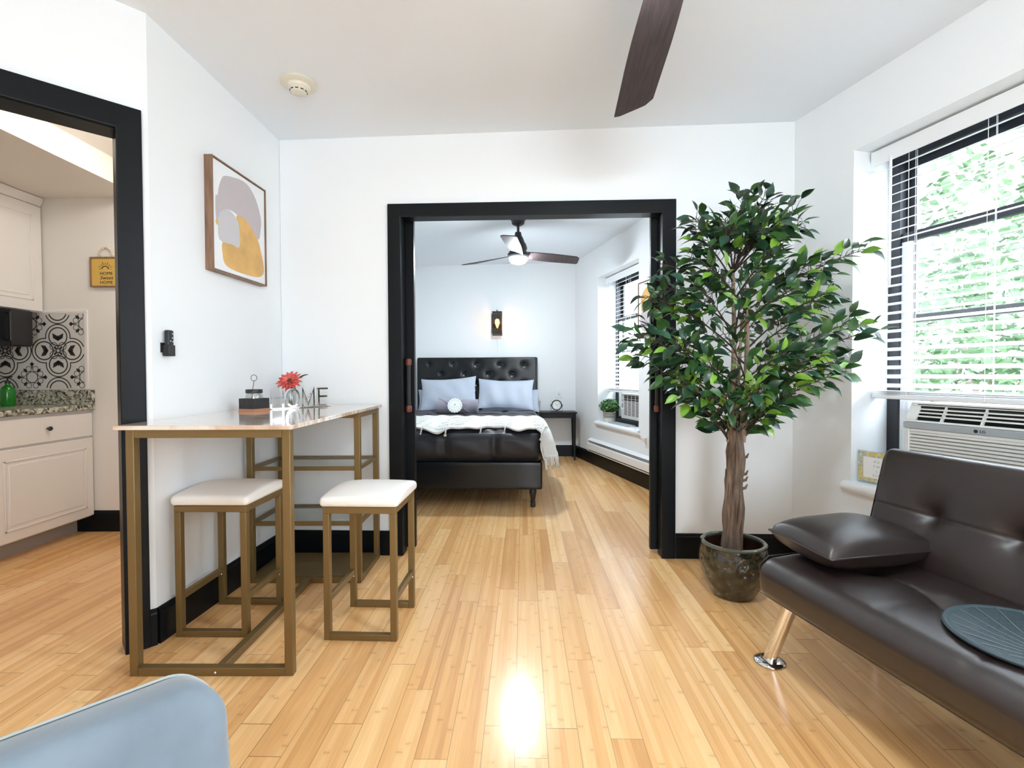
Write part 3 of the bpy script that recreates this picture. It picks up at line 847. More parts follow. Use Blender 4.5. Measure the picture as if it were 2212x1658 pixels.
blade(g, [(0, 0, 0.09), (-0.03, 0.0, 0.13), (-0.055, 0.0, 0.165)], 0.017)
blade(g, [(0, 0.005, 0.09), (-0.010, 0.01, 0.15), (-0.020, 0.01, 0.192)], 0.006)
blade(g, [(0, 0.0, 0.10), (0.035, 0.0, 0.155), (0.08, 0, 0.175), (0.105, 0, 0.180)], 0.005)
blade(g, [(0, 0.01, 0.10), (0.02, 0.01, 0.15), (0.042, 0.01, 0.180)], 0.004)
blade(g, [(0, 0.01, 0.08), (0.02, -0.01, 0.10), (0.035, -0.02, 0.098)], 0.012)
g.build('leaves', LEAFM, t, sharp=3)

# ------------------------------------------------------------------ picture on the left wall
LWD = Vector((0.05, 1.0, 0)).normalized(); ang_l = math.atan2(LWD.y, LWD.x)
def on_l(y, d=0.0):
    return (-1.4363 + 0.0502 * (y - 1.96) + d, y)
def art_picture(name, base, ang, w, h, z0, label, frame_d=0.04, shapes='arch', group=None):
    t = thing(name, (base[0], base[1], z0), ang, label, 'picture', group)
    g = G(); fw = 0.007
    for a in ((0, w, 0, fw), (0, w, h - fw, h), (0, fw, fw, h - fw), (w - fw, w, fw, h - fw)):
        g.box(a[0], a[1], -frame_d, 0, a[2], a[3])
    g.build('picture_frame', WOODF, t, bevel=0.001)
    g = G(); g.box(fw + 0.003, w - fw - 0.003, -frame_d + 0.006, -0.004, fw + 0.003, h - fw - 0.003)
    cv = g.build('canvas', CANVAS, t)
    cw_, ch_ = w - 2 * fw, h - 2 * fw
    def patch(nm, pts, m_, lift):
        g = G(); P_ = []
        n = len(pts)
        for i in range(n):                      # round the outline a little
            p0, p1, p2, p3 = pts[i - 1], pts[i], pts[(i + 1) % n], pts[(i + 2) % n]
            for tt in (0, .34, .67):
                q = [0.5 * ((2 * p1[k]) + (-p0[k] + p2[k]) * tt + (2 * p0[k] - 5 * p1[k] + 4 * p2[k] - p3[k]) * tt * tt + (-p0[k] + 3 * p1[k] - 3 * p2[k] + p3[k]) * tt ** 3) for k in (0, 1)]
                P_.append((fw + q[0] * cw_, fw + (1 - q[1]) * ch_))
        g.prism_xz(P_[::-1], -frame_d + 0.006 - lift, -frame_d + 0.007)
        g.build(nm, m_, cv, smooth=False)
    if shapes == 'arch':
        patch('painted_shape', [(0.052, 0.337), (0.087, 0.322), (0.11, 0.236), (0.17, 0.133), (0.231, 0.098), (0.342, 0.072), (0.527, 0.043), (0.67, 0.058), (0.783, 0.123), (0.861, 0.212), (0.918, 0.33), (0.904, 0.44), (0.873, 0.538), (0.818, 0.537), (0.71, 0.461), (0.6, 0.416), (0.46, 0.41), (0.327, 0.396), (0.201, 0.42), (0.104, 0.493), (0.087, 0.556), (0.052, 0.533)], LILAC, 0.0006)
        patch('painted_shape', [(0.413, 0.423), (0.529, 0.4), (0.655, 0.438), (0.767, 0.502), (0.845, 0.559), (0.898, 0.643), (0.969, 0.824), (0.929, 0.909), (0.791, 0.948), (0.533, 0.959), (0.297, 0.952), (0.187, 0.918), (0.156, 0.839), (0.156, 0.738), (0.264, 0.713), (0.462, 0.703), (0.461, 0.508)], OCHRE, 0.0009)
        patch('painted_shape', [(0.105, 0.717), (0.096, 0.537), (0.116, 0.473), (0.201, 0.42), (0.295, 0.405), (0.393, 0.438), (0.454, 0.492), (0.465, 0.706), (0.328, 0.716)], PGREY, 0.0012)
        patch('painted_shape', [(0.052, 0.549), (0.087, 0.548), (0.096, 0.595), (0.052, 0.582)], OCHRE, 0.001)
    else:
        patch('painted_shape', [(0.10, 0.30), (0.28, 0.14), (0.6, 0.08), (0.85, 0.3), (0.8, 0.55), (0.45, 0.60), (0.14, 0.56)], OCHRE, 0.0006)
        patch('painted_shape', [(0.08, 0.60), (0.35, 0.52), (0.7, 0.56), (0.8, 0.8), (0.5, 0.93), (0.15, 0.9)], LILAC, 0.0009)
    return t
art_picture('framed_picture', on_l(2.284, 0.001), ang_l, 0.452, 0.530, 1.571, 'framed abstract print of lilac, ochre and pale grey arches above the bar table')
art_picture('framed_picture', on_br(1.769, -0.001), ang_br, 0.45, 0.51, 1.436, 'framed abstract print of ochre and lilac shapes beside the bedroom window', frame_d=0.03, shapes='b')

# ------------------------------------------------------------------ fan remote in its holder
t = thing('remote_control', (*on_l(2.027, 0.0), 1.160), ang_l, 'small black fan remote held in a black wall holder beside the kitchen doorway', 'remote')
g = G(); g.box(-0.024, 0.024, -0.004, 0, 0.015, 0.055); g.build('wall_bracket', BLACKM, t, bevel=0.001)
g = G(); g.box(-0.018, 0.018, -0.034, -0.004, 0.0, 0.046); g.build('holder', BLACKM, t, bevel=0.003)
g = G(); g.box(-0.0155, 0.0155, -0.030, -0.010, 0.004, 0.107); rm = g.build('handset', BLACKM, t, bevel=0.005)
for x, z in ((0.006, 0.092), (0.006, 0.075), (-0.005, 0.062), (0.008, 0.060)):
    g = G(); g.box(x - 0.003, x + 0.003, -0.0308, -0.030, z - 0.002, z + 0.002); g.build('button', GREYV, rm, label='pale printed button')

# ------------------------------------------------------------------ smoke detector
zc = clz(-1.03, 2.41)
t = thing('smoke_detector', (-1.03, 2.408, zc), 0.5, 'round cream smoke detector on the ceiling near the left wall', 'detector')
g = G(); g.lathe([(0.0, 0.002), (0.080, 0.002), (0.084, -0.004), (0.084, -0.010), (0.070, -0.016), (0.056, -0.018)][::-1], 36, cap=False)
g.lathe([(0.0, -0.012), (0.056, -0.018)], 36, cap=False); g.build('base_plate', PLAST, t)
g = G(); g.lathe([(0.0, -0.052), (0.030, -0.052), (0.037, -0.047), (0.040, -0.038), (0.052, -0.030), (0.056, -0.016)], 36, cap=False); hd_ = g.build('sensor_head', PLAST, t)
for k in range(10):
    a = 2 * PI * k / 10
    g = G(); g.M = Matrix.Rotation(a, 4, 'Z'); g.box(0.0360, 0.0408, -0.0075, 0.0075, -0.0455, -0.0415); g.build('vent_slot', DARK, hd_, label='dark vent slot', bevel=0.0015)

# ------------------------------------------------------------------ ceiling fans
def make_fan(name, label, x, y, zceil, zbl, az, R_, glow, k_=1.0):
    t = thing(name, (x, y, 0), az, label, 'fan', None)
    g = G(); g.lathe([(0.0, zceil), (0.072, zceil), (0.074, zceil - 0.012), (0.062, zceil - 0.03), (0.058, zceil - 0.055), (0.035, zceil - 0.07), (0.0, zceil - 0.072)][::-1], 28, cap=False); g.build('ceiling_canopy', FANM, t)
    g = G(); g.lathe([(0.0125, zbl + 0.16), (0.0125, zceil - 0.06)], 14); g.build('downrod', FANM, t)
    g = G(); g.lathe([(0.0, zbl - 0.035), (0.085, zbl - 0.035), (0.098, zbl - 0.02), (0.098, zbl + 0.0), (0.075, zbl + 0.03), (0.085, zbl + 0.05), (0.076, zbl + 0.085), (0.058, zbl + 0.115), (0.050, zbl + 0.14), (0.034, zbl + 0.17), (0.028, zbl + 0.2), (0.0, zbl + 0.2)], 32, cap=False); g.build('motor_housing', FANM, t, sharp=0.5)
    g = G(); g.lathe([(0.0, zbl - 0.092), (0.035, zbl - 0.090), (0.066, zbl - 0.078), (0.082, zbl - 0.055), (0.084, zbl - 0.035)], 32, cap=False); g.build('light_bowl', glow, t, label='glowing frosted light bowl')
    for k in range(3):
        g = G(); ca = 2 * PI * k / 3
        g.M = Matrix.Rotation(ca, 4, 'Z')
        r0, n = 0.07, 18
        def half(u):
            return 0.055 + 0.020 * math.sin(min(1, u * 1.6) * PI / 2)
        def pt_(u, v, top):
            r = r0 + (R_ - r0) * u
            lead = half(u); trail = -half(u)
            yy = lead + (trail - lead) * v
            # slanted rounded tip
            lim = R_ - 0.055 * v - (0.03 * max(0, (v - 0.8) / 0.2) ** 2) - 0.012 * max(0, (0.1 - v) / 0.1) ** 2
            r = min(r, r0 + (lim - r0) * u)
            tw = 0.32 - 0.12 * u
            z = zbl - 0.006 + (-yy) * math.sin(tw) + 0.02 * u * u * 0
            return (r, yy * math.cos(tw), z + (0.0035 if top else -0.0035))
        a = g.grid(lambda u, v: pt_(u, v, True), n, 6); b = g.grid(lambda u, v: pt_(u, v, False), n, 6)
        half_n = len(g.f) // 2
        g.f = [tuple(reversed(f)) for f in g.f[:half_n]] + g.f[half_n:]
        for i in range(n):
            g.face((a[i][0], b[i][0], b[i + 1][0], a[i + 1][0])); g.face((a[i + 1][6], b[i + 1][6], b[i][6], a[i][6]))
        for j in range(6):
            g.face((a[n][j], b[n][j], b[n][j + 1], a[n][j + 1])); g.face((a[0][j + 1], b[0][j + 1], b[0][j], a[0][j]))
        g.build('fan_blade', FANW, t, sharp=0.8)
    return t
make_fan('ceiling_fan', 'three-blade ceiling fan with dark walnut blades and glowing light hanging in the bedroom', 0.062, 4.58, 2.528, 2.195, math.radians(-98), 0.665, LAMPG)
make_fan('ceiling_fan', 'dark walnut ceiling fan blade reaching into view at the top of the living room', 0.425, 1.22, clz(0.425, 1.22), 2.185, math.radians(84.5), 0.88, LAMPL)

# fill lamp added out of view behind the camera for softer frontal light
t = thing('added_fill_light', (0.1, -1.15, clz(0.1, -1.15)), 0, 'round flush fill light added unseen at the window-side rear of the living room', 'light')
g = G(); g.lathe([(0.0, 0), (0.19, 0), (0.19, -0.02), (0.0, -0.02)][::-1], 32, cap=False); g.build('base_plate', WHITE, t)
g = G(); g.lathe([(0.0, -0.07), (0.09, -0.062), (0.15, -0.045), (0.175, -0.02)], 32, cap=False); g.build('diffuser', LAMP_FILL, t)

# ------------------------------------------------------------------ bed
BA = -0.032
bed = thing('bed', (0.241, 3.930, 0), BA, 'queen bed with a tufted black leatherette headboard and frame on turned legs', 'bed')
def bw(x, y, z=0.0):       # bed-local to world
    c, s = math.cos(BA), math.sin(BA)
    return (0.241 + c * x - s * y, 3.930 + s * x + c * y, z)
BWID = 1.535
def foot_disp(x, y, z, nx, ny, nz): return (0, 0, 0)
g = G(); g.rbox((-BWID / 2, 0.03, 0.262), (BWID / 2, 0.03, 0.112), 0.014, 10); g.build('footboard', BLEATHER, bed, sharp=2)
for x in (-0.03, -BWID + 0.03):
    g = G(); g.rbox((x, 1.20, 0.262), (0.028, 1.145, 0.105), 0.014, 6); g.build('side_rail', BLEATHER, bed, sharp=2)
g = G(); g.box(-BWID + 0.06, -0.06, 0.07, 2.34, 0.20, 0.33); g.build('slat_base', DARK, bed)
# headboard with buttons
btn = []
for zr, x0, n in ((1.208, -0.165, 5), (1.086, -0.315, 4), (0.962, -0.165, 5), (0.84, -0.315, 4)):
    for k in range(n): btn.append((x0 - 0.302 * k, zr))
def hb_disp(x, y, z, nx, ny, nz):
    if ny > -0.5: return (0, 0, 0)
    X_, Z_ = x - BWID / 2 + 0.0, z + 0.69
    d = 0.0
    for bx0, bz0 in btn:
        r2 = ((X_ - bx0) ** 2 + (Z_ - bz0) ** 2)
        d += 0.020 * math.exp(-r2 / 0.0005) + 0.006 * math.exp(-r2 / 0.0028)
    return (0, min(d, 0.026), 0)
g = G(); g.rbox((-BWID / 2, 2.42, 0.69), (BWID / 2 + 0.012, 0.05, 0.61), 0.02, 72, hb_disp); hb_ = g.build('headboard', BLEATHER, bed, sharp=2)
for bx0, bz0 in btn:
    if bz0 < 0.9: continue
    g = G(); g.sphere((bx0, 2.386, bz0), 0.016, 12, 8, sy=0.6); g.build('button', BLEATHER, hb_)
for x, y in ((-0.075, 0.05), (-BWID + 0.075, 0.05), (-0.075, 2.38), (-BWID + 0.075, 2.38)):
    g = G(); g.lathe([(0.0, 0.0), (0.019, 0.0), (0.022, 0.006), (0.021, 0.028), (0.017, 0.034), (0.023, 0.040), (0.023, 0.046), (0.016, 0.054), (0.022, 0.080), (0.029, 0.115), (0.030, 0.135), (0.024, 0.148), (0.030, 0.156), (0.0, 0.156)], 20, x, y, cap=False); g.build('leg', BLACKM, bed, sharp=0.6)
g = G(); g.rbox((-BWID / 2, 1.215, 0.44), (BWID / 2 - 0.03, 1.135, 0.13), 0.05, 6); g.build('mattress', PAPER, bed, sharp=2)
# light blue fitted sheet showing at the head end
g = G(); g.rbox((-BWID / 2, 2.02, 0.50), (BWID / 2 - 0.022, 0.325, 0.105), 0.05, 10); sh_ = g.build('bed_sheet', PILLOWC, None, sharp=2)
sh_.location = (0.241, 3.930, 0); sh_.rotation_euler = (0, 0, BA)
tag(sh_, 'light blue fitted sheet showing at the head end of the bed', 'sheet')

# comforter: puffed, quilted in squares
CX0, CX1, CY0, CY1, CZ0, CZ1 = -BWID - 0.01, 0.012, 0.012, 2.02, 0.360, 0.628
def puff(x, y):
    ax_ = abs(math.sin(PI * (x - CX1 + 0.0) / 0.40)); ay_ = abs(math.sin(PI * (y - 0.05) / 0.36))
    return (min(1, ax_ * 2.2) ** 0.8) * (min(1, ay_ * 2.2) ** 0.8)
rr = random.Random(3)
wr = [(rr.uniform(8, 30), rr.uniform(8, 30), rr.uniform(0, 6), rr.uniform(0.4, 1.0)) for _ in range(7)]
def wrk(x, y, z):
    return sum(a * math.sin(f1 * x + f2 * (y + 0.7 * z) + p_) for f1, f2, p_, a in wr) / 7
def cf_disp(x, y, z, nx, ny, nz):
    X_, Y_, Z_ = x + (CX0 + CX1) / 2, y + (CY0 + CY1) / 2, z + (CZ0 + CZ1) / 2
    if nz > 0.7:
        head = max(0, (Y_ - 1.2)) * 0.012
        return (0, 0, -0.016 + 0.030 * puff(X_, Y_) + 0.014 * wrk(X_, Y_, 0) + head)
    q = abs(math.sin(PI * (X_ - CX1) / 0.40)) if abs(ny) > abs(nx) else abs(math.sin(PI * (Y_ - 0.05) / 0.36))
    q = min(1, q * 2.4) ** 0.8
    hz = max(0.0, min(1.0, (CZ1 - Z_) / 0.26)); bulge = math.sin(PI * min(1, hz * 1.05)) * 0.020
    am = (0.024 * q - 0.014 + bulge + 0.016 * wrk(X_, Y_, Z_ * 2))
    return (nx * am, ny * am, -0.006 * (1 - q) if nz > 0 else 0)
g = G()
g.rbox(((CX0 + CX1) / 2, (CY0 + CY1) / 2, (CZ0 + CZ1) / 2), ((CX1 - CX0) / 2, (CY1 - CY0) / 2, (CZ1 - CZ0) / 2), 0.085, 84, cf_disp, k=6)
cf = g.build('comforter', COMF, sharp=3); cf.location = (0.241, 3.930, 0); cf.rotation_euler = (0, 0, BA)
tag(cf, 'puffy charcoal quilted comforter spread over the bed', 'comforter')
g = G()

# knitted throw across the foot of the bed, draped down the right side
t = thing('throw_blanket', bw(0, 0), BA, 'white knitted throw with knotted tassels draped across the foot of the bed', 'blanket')
def thp(u, v, lift=0.0):
    """u along the bed width then down the side; v from the foot edge to the head"""
    L0 = 1.40; R_ = 0.105; L1 = 0.135
    tot = L0 + R_ * PI / 2 + L1
    s_ = u * tot
    edge = 0.035 + 0.030 * math.sin(u * 13) * (1 if u < 0.85 else 0.3) + 0.025 * math.sin(u * 31 + 1)
    if u < 0.82: edge += 0.028 * abs(math.sin(u * 9.0))
    far = 1.10 + 0.05 * math.sin(u * 7)
    if u > 0.85: far -= (u - 0.85) * 2.2; edge -= 0.060 * (u - 0.85) / 0.15
    t_ = max(0.0, min(1.0, (u - 0.80) / 0.16)); t_ = t_ * t_ * (3 - 2 * t_)
    edge = edge * (1 - t_) - 0.058 * t_
    y = edge + (far - edge) * v
    zt = CZ1 + 0.018 + lift
    if s_ < L0: x = -1.43 + s_; z = zt
    elif s_ < L0 + R_ * PI / 2:
        a = (s_ - L0) / R_; x = -0.03 + (R_ + lift) * math.sin(a) * 0.84; z = zt - R_ * (1 - math.cos(a))
    else:
        d = s_ - L0 - R_ * PI / 2; x = -0.03 + (R_ + lift) * 0.84 + 0.010 * math.sin(v * 9) + 0.040 * d / L1; z = zt - R_ - d
    x += t_ * (0.028 * min(1, v * 3) - 0.085 * max(0, 1 - v * 5))
    if y < 0.10 and t_ < 0.5:       # rolls over the rounded foot edge
        q = (0.10 - y) / 0.10
        z -= 0.030 * q * q
    z += 0.004 * math.sin(x * 40 + y * 9) + 0.003 * math.sin(y * 55)
    return (x, y, z)
g = G()
top = g.grid(lambda u, v: thp(u, v, 0.008), 130, 34); n1 = len(g.f)
bot = g.grid(lambda u, v: thp(u, v, -0.004), 130, 34)
g.f = [tuple(reversed(f)) for f in g.f[:n1]] + g.f[n1:]
for i in range(130):
    g.face((top[i][0], bot[i][0], bot[i + 1][0], top[i + 1][0])); g.face((top[i + 1][34], bot[i + 1][34], bot[i][34], top[i][34]))
for j in range(34):
    g.face((top[130][j], bot[130][j], bot[130][j + 1], top[130][j + 1])); g.face((top[0][j + 1], bot[0][j + 1], bot[0][j], top[0][j]))
# lattice of small knots over alternating panels
g.M = Matrix.Identity(4)
kn = G()
for band in range(4):
    u0 = 0.10 + band * 0.235
    for i in range(13):
        for j in range(12):
            u = u0 + (i + 0.5 * (j % 2)) * 0.0095; v = 0.03 + j * 0.07
            if u > 0.86: continue
            p_ = thp(u, v, 0.010); kn.sphere(p_, 0.0062, 6, 4, sz=0.6)
g.build('knitted_cloth', THROW, t, sharp=3)
kn.build('knot_pattern', THROW, t, sharp=3, kind='stuff')
for u in (0.10, 0.265, 0.385, 0.55, 0.665, 0.86):
    p0 = Vector(thp(u, 0.0, 0.010)); g = G()
    p1 = Vector(thp(u + 0.012, 0.30, 0.016)); pm = Vector(thp(u + 0.004, 0.12, 0.018))
    e_ = p0 + Vector((-0.008, -0.022, -0.055))
    g.tube([p1, pm, p0 + Vector((0, -0.012, 0.004)), p0 + Vector((-0.003, -0.026, -0.02)), e_], 0.0065, 7)
    g.sphere(e_, 0.0125, 8, 6); g.build('tassel', THROW, t, sharp=2)
g = G()
for k in range(54):
    v = k / 53; p0 = Vector(thp(1.0, v, 0.004)); L2 = rr.uniform(0.05, 0.10)
    g.tube([p0 + Vector((0, 0, 0.01)), p0 + Vector((rr.uniform(-.004, .010), rr.uniform(-.008, .008), -L2 * 0.5)), p0 + Vector((rr.uniform(-.006, .014), rr.uniform(-.014, .012), -L2))], [0.006, 0.005, 0.006], 6)
g.build('fringe', THROW, t, sharp=2)

def pillow_mesh(w, h, th, seed, ears=0.055, n=22, pw=0.55, wrinkle=1.0):
    r_ = random.Random(seed)
    ws = [(r_.uniform(6, 26), r_.uniform(6, 26), r_.uniform(0, 6)) for _ in range(6)]
    g = G()
    def shape(u, v, s):
        a, b = 2 * u - 1, 2 * v - 1
        prof = ((1 - abs(a) ** 2.6) * (1 - abs(b) ** 2.6)) ** pw
        pinch = 1 - 0.085 * (1 - b * b) * (abs(a) ** 3) - 0.0; pinch2 = 1 - 0.12 * (1 - a * a) * (abs(b) ** 3)
        x = a * w / 2 * (1 - ears * (1 - b * b)); z = b * h / 2 * (1 - ears * 2.2 * (1 - a * a))
        wv = sum(math.sin(f1 * x * 1.3 + f2 * z + p_) for f1, f2, p_ in ws) / 6
        y = s * (th / 2 * prof) + 0.018 * wrinkle * wv * (0.3 + prof)
        return (x, y, z)
    n1 = 0
    g.grid(lambda u, v: shape(u, v, -1), n, n); n1 = len(g.f)
    g.grid(lambda u, v: shape(u, v, 1), n, n)
    g.f = g.f[:n1] + [tuple(reversed(f)) for f in g.f[n1:]]
    return g, shape

def bed_pillow(lx, ly, lz, w, h, th, lean, roll, seed, label, yaw=0):
    g, sh = pillow_mesh(w, h, th, seed)
    o = g.build('pillow', PILLOWC, sharp=3)
    P_ = Matrix.Translation(bw(lx, ly, lz)) @ Matrix.Rotation(BA + yaw, 4, 'Z') @ Matrix.Rotation(-lean, 4, 'X') @ Matrix.Rotation(roll, 4, 'Y')
    o.matrix_world = P_
    tag(o, label, 'pillow', 'bed pillows')
    return o
bed_pillow(-1.105, 2.180, 0.845, 0.70, 0.43, 0.15, math.radians(24), math.radians(-3.5), 5, 'light blue bed pillow propped on the headboard behind the rolled towel')
bed_pillow(-0.392, 2.180, 0.835, 0.70, 0.41, 0.15, math.radians(26), math.radians(1.5), 9, 'light blue bed pillow propped on the headboard at the nightstand side')
bed_pillow(-1.150, 2.300, 0.745, 0.74, 0.29, 0.07, math.radians(9), 0, 15, 'light blue pillow mostly hidden behind the propped pillow nearest the black door')
bed_pillow(-0.335, 2.300, 0.745, 0.74, 0.29, 0.07, math.radians(9), 0, 19, 'light blue pillow mostly hidden behind the propped pillow at the nightstand side')

# rolled towel with a round paper tag
zt = CZ1 + 0.022
t = thing('rolled_towel', bw(-0.915, 1.60, zt), BA - 0.02, 'grey towel rolled up on the comforter in front of the pillows', 'towel')
g = G()
def tw(u, v):
    a = 2 * PI * v; r = 0.078 + 0.004 * math.sin(a * 3 + 1) + 0.003 * math.sin(u * 20)
    return (-0.235 + 0.47 * u, r * math.cos(a) * 1.05, 0.076 + r * math.sin(a) * 0.96)
ids = g.grid(tw, 24, 32, cv=True)
for e_, sgn in ((0, 1), (24, -1)):
    cpt = g.pt((-0.235 + 0.47 * (e_ / 24) + sgn * 0.01, 0, 0.076))
    for k in range(32):
        j = (k + 1) % 32
        g.face((ids[e_][k], ids[e_][j], cpt) if sgn < 0 else (ids[e_][j], ids[e_][k], cpt))
g.build('towel_roll', TOWEL, t, sharp=1.0)
g = G()
sp_ = []
for k in range(60):
    a = k / 59 * 5.5 * PI; r = 0.006 + 0.060 * k / 59
    sp_.append((0.236, r * math.cos(a), 0.076 + r * math.sin(a)))
g.tube(sp_, 0.005, 6); g.build('rolled_end', TOWEL, t, sharp=2)
def wrap(u, v):
    a = PI * (0.95 - 1.35 * u); r = 0.086
    return (-0.05 + 0.24 * u + 0.05 * (v - 0.5) * 0 + (v - 1) * 0.17 * (1 - 0.5 * u), -r * math.cos(a - PI / 2) * 1.05 if False else r * math.cos(PI / 2 + PI * 1.0 * u) * 1.06, 0.076 + r * math.sin(PI / 2 + PI * 1.0 * u) * 0.98)
g = G()
a1 = g.grid(lambda u, v: wrap(u, v), 16, 3)
a2 = g.grid(lambda u, v: tuple((Vector(wrap(u, v)) - Vector((0, 0, 0.076))) * Vector((1, 0.93, 0.93)) + Vector((0, 0, 0.076))) if False else (wrap(u, v)[0], wrap(u, v)[1] * 0.93, 0.076 + (wrap(u, v)[2] - 0.076) * 0.93), 16, 3)
for i in range(16):
    g.face((a1[i][3], a1[i + 1][3], a2[i + 1][3], a2[i][3])); g.face((a1[i][0], a2[i][0], a2[i + 1][0], a1[i + 1][0]))
g.build('folded_flap', TOWEL, t, sharp=1.2)
t2 = thing('round_tag', bw(-0.925, 1.468, zt + 0.006), BA, 'round white scalloped paper tag leaning on the rolled grey towel', 'tag')
Mt = Matrix.Translation((0, 0, 0)) @ Matrix.Rotation(math.radians(-14), 4, 'X')
g = G(); g.M = Mt
P_ = [((0.081 + 0.0035 * math.cos(16 * a)) * math.cos(a), 0.083 + (0.081 + 0.0035 * math.cos(16 * a)) * math.sin(a)) for a in [2 * PI * k / 128 for k in range(128)]]
g.prism_xz(P_[::-1], -0.0012, 0.0012); cd_ = g.build('card', PAPER, t2, smooth=False)
g = G(); g.M = Mt
for k in range(64):
    a = 2 * PI * k / 64
    if k % 4 == 3: continue
    r = 0.064 + 0.0022 * math.cos(12 * a); b_ = 2 * PI * (k + 1) / 64; r2 = 0.064 + 0.0022 * math.cos(12 * b_)
    g.tube([(r * math.cos(a), -0.0016, 0.083 + r * math.sin(a)), (r2 * math.cos(b_), -0.0016, 0.083 + r2 * math.sin(b_))], 0.0011, 5)
g.tube([(0, -0.0016, 0.083), (0.001, -0.0016, 0.094), (0.001, -0.0016, 0.100)], 0.0035, 6)
for k in range(9): g.sphere((-0.038 + 0.009 * k, -0.0016, 0.068 - 0.010 + 0.004 * abs(k - 4) * 0.5 + 0.003 * (k % 2)), 0.0016, 6, 4)
g.build('printed_border', INK, cd_)

# ------------------------------------------------------------------ nightstand and clock
NS = (0.350, 6.135)
t = thing('nightstand', (NS[0], NS[1], 0), -0.03, 'slim black side table with tapered legs beside the bed', 'table')
g = G(); g.box(-0.012, 0.462, -0.012, 0.295, 0.586, 0.604); g.build('table_top', BLACK, t, bevel=0.003)
g = G(); g.box(0.012, 0.438, 0.006, 0.022, 0.53, 0.586); g.box(0.012, 0.438, 0.262, 0.278, 0.53, 0.586); g.box(0.006, 0.022, 0.02, 0.26, 0.53, 0.586); g.box(0.428, 0.444, 0.02, 0.26, 0.53, 0.586); g.build('apron', BLACK, t)
for x, y in ((0.02, 0.018), (0.432, 0.018), (0.02, 0.262), (0.432, 0.262)):
    g = G()
    for k in range(1):
        a = 0.017; b_ = 0.010
        v = [(x - b_, y - b_, 0), (x + b_, y - b_, 0), (x + b_, y + b_, 0), (x - b_, y + b_, 0), (x - a, y - a, 0.586), (x + a, y - a, 0.586), (x + a, y + a, 0.586), (x - a, y + a, 0.586)]
        i = [g.pt(q) for q in v]
        for q in ((0, 3, 2, 1), (4, 5, 6, 7), (0, 1, 5, 4), (1, 2, 6, 5), (2, 3, 7, 6), (3, 0, 4, 7)): g.face([i[k2] for k2 in q])
    g.build('leg', BLACK, t, bevel=0.002)
t = thing('desk_clock', (0.566, 6.235, 0.604), 0.0, 'round black table clock with a white face standing on the black nightstand', 'clock')
g = G(); g.M = Matrix.Translation((0, 0, 0.083)) @ Matrix.Rotation(PI / 2, 4, 'X')
g.lathe([(0.0, -0.02), (0.055, -0.02), (0.066, -0.012), (0.068, 0.014), (0.060, 0.020), (0.0555, 0.014), (0.0555, 0.008)], 40, cap=False); g.build('clock_case', BLACKM, t)
g = G(); g.M = Matrix.Translation((0, 0, 0.083)) @ Matrix.Rotation(PI / 2, 4, 'X'); g.lathe([(0.0, 0.009), (0.058, 0.009)], 40, cap=False); fc_ = g.build('clock_face', PAPER, t, label='white clock face with black ticks')
g = G()
for k in range(12):
    a = 2 * PI * k / 12
    g.M = Matrix.Translation((0, -0.0095, 0.083)) @ Matrix.Rotation(a, 4, 'Y')
    g.box(-0.0012, 0.0012, -0.0008, 0, 0.040, 0.052)
g.build('hour_marks', INK, fc_)
g = G()
g.M = Matrix.Translation((0, -0.0105, 0.083)) @ Matrix.Rotation(math.radians(-42), 4, 'Y'); g.box(-0.0014, 0.0014, -0.0008, 0, -0.02, 0.030)
g.M = Matrix.Translation((0, -0.0112, 0.083)) @ Matrix.Rotation(math.radians(64), 4, 'Y'); g.box(-0.001, 0.001, -0.0008, 0, 0, 0.046)
g.build('clock_hands', INK, fc_)
g = G(); g.tube([(-0.072, 0.0, 0.083), (-0.072, 0, 0.006), (0.072, 0, 0.006), (0.072, 0, 0.083)], 0.0032, 8)
g.tube([(-0.072, 0, 0.007), (-0.072, -0.025, 0.0045)], 0.004, 8); g.tube([(0.072, 0, 0.007), (0.072, -0.025, 0.0045)], 0.004, 8)
g.tube([(-0.072, 0, 0.007), (-0.072, 0.025, 0.0045)], 0.004, 8); g.tube([(0.072, 0, 0.007), (0.072, 0.025, 0.0045)], 0.004, 8)
for s_ in (-1, 1): g.tube([(s_ * 0.063, 0, 0.083), (s_ * 0.08, 0, 0.083)], 0.005, 10)
g.build('clock_stand', BLACKM, t)

# ------------------------------------------------------------------ wall lamp
yb = lambda x: BL[1] + (BB[1] - BL[1]) * (x - BL[0]) / (BB[0] - BL[0])
xs0 = -0.187
t = thing('wall_sconce', (xs0, yb(xs0), 0), -0.022, 'black metal wall lantern with smoked glass and a glowing amber bulb above the bed', 'lamp')
g = G(); g.box(-0.078, 0.045, -0.012, 0.0, 1.62, 1.87); g.build('back_plate', BLACKM, t, bevel=0.002)
g = G(); z0_, z1_ = 1.585, 1.895; w_ = 0.062; dfr = -0.13
for x in (-w_, w_ - 0.008):
    g.box(x, x + 0.008, dfr, dfr + 0.008, z0_, z1_); g.box(x, x + 0.008, -0.02, -0.012, z0_, z1_)
g.box(-w_, w_, dfr, -0.012, z1_ - 0.008, z1_); g.box(-w_, w_, dfr, -0.012, z0_, z0_ + 0.008)
g.box(-0.012, 0.012, -0.08, -0.06, z1_, z1_ + 0.012); g.tube([(0, -0.07, z1_ + 0.01), (-0.008, -0.07, z1_ + 0.032)], [0.007, 0.002], 8)
g.build('lantern_frame', BLACKM, t, bevel=0.0015)
g = G(); g.box(-w_ + 0.008, w_ - 0.008, dfr + 0.002, dfr + 0.005, z0_ + 0.008, z1_ - 0.008)
g.build('front_glass', SMOKE, t, smooth=False, label='smoked glass pane')
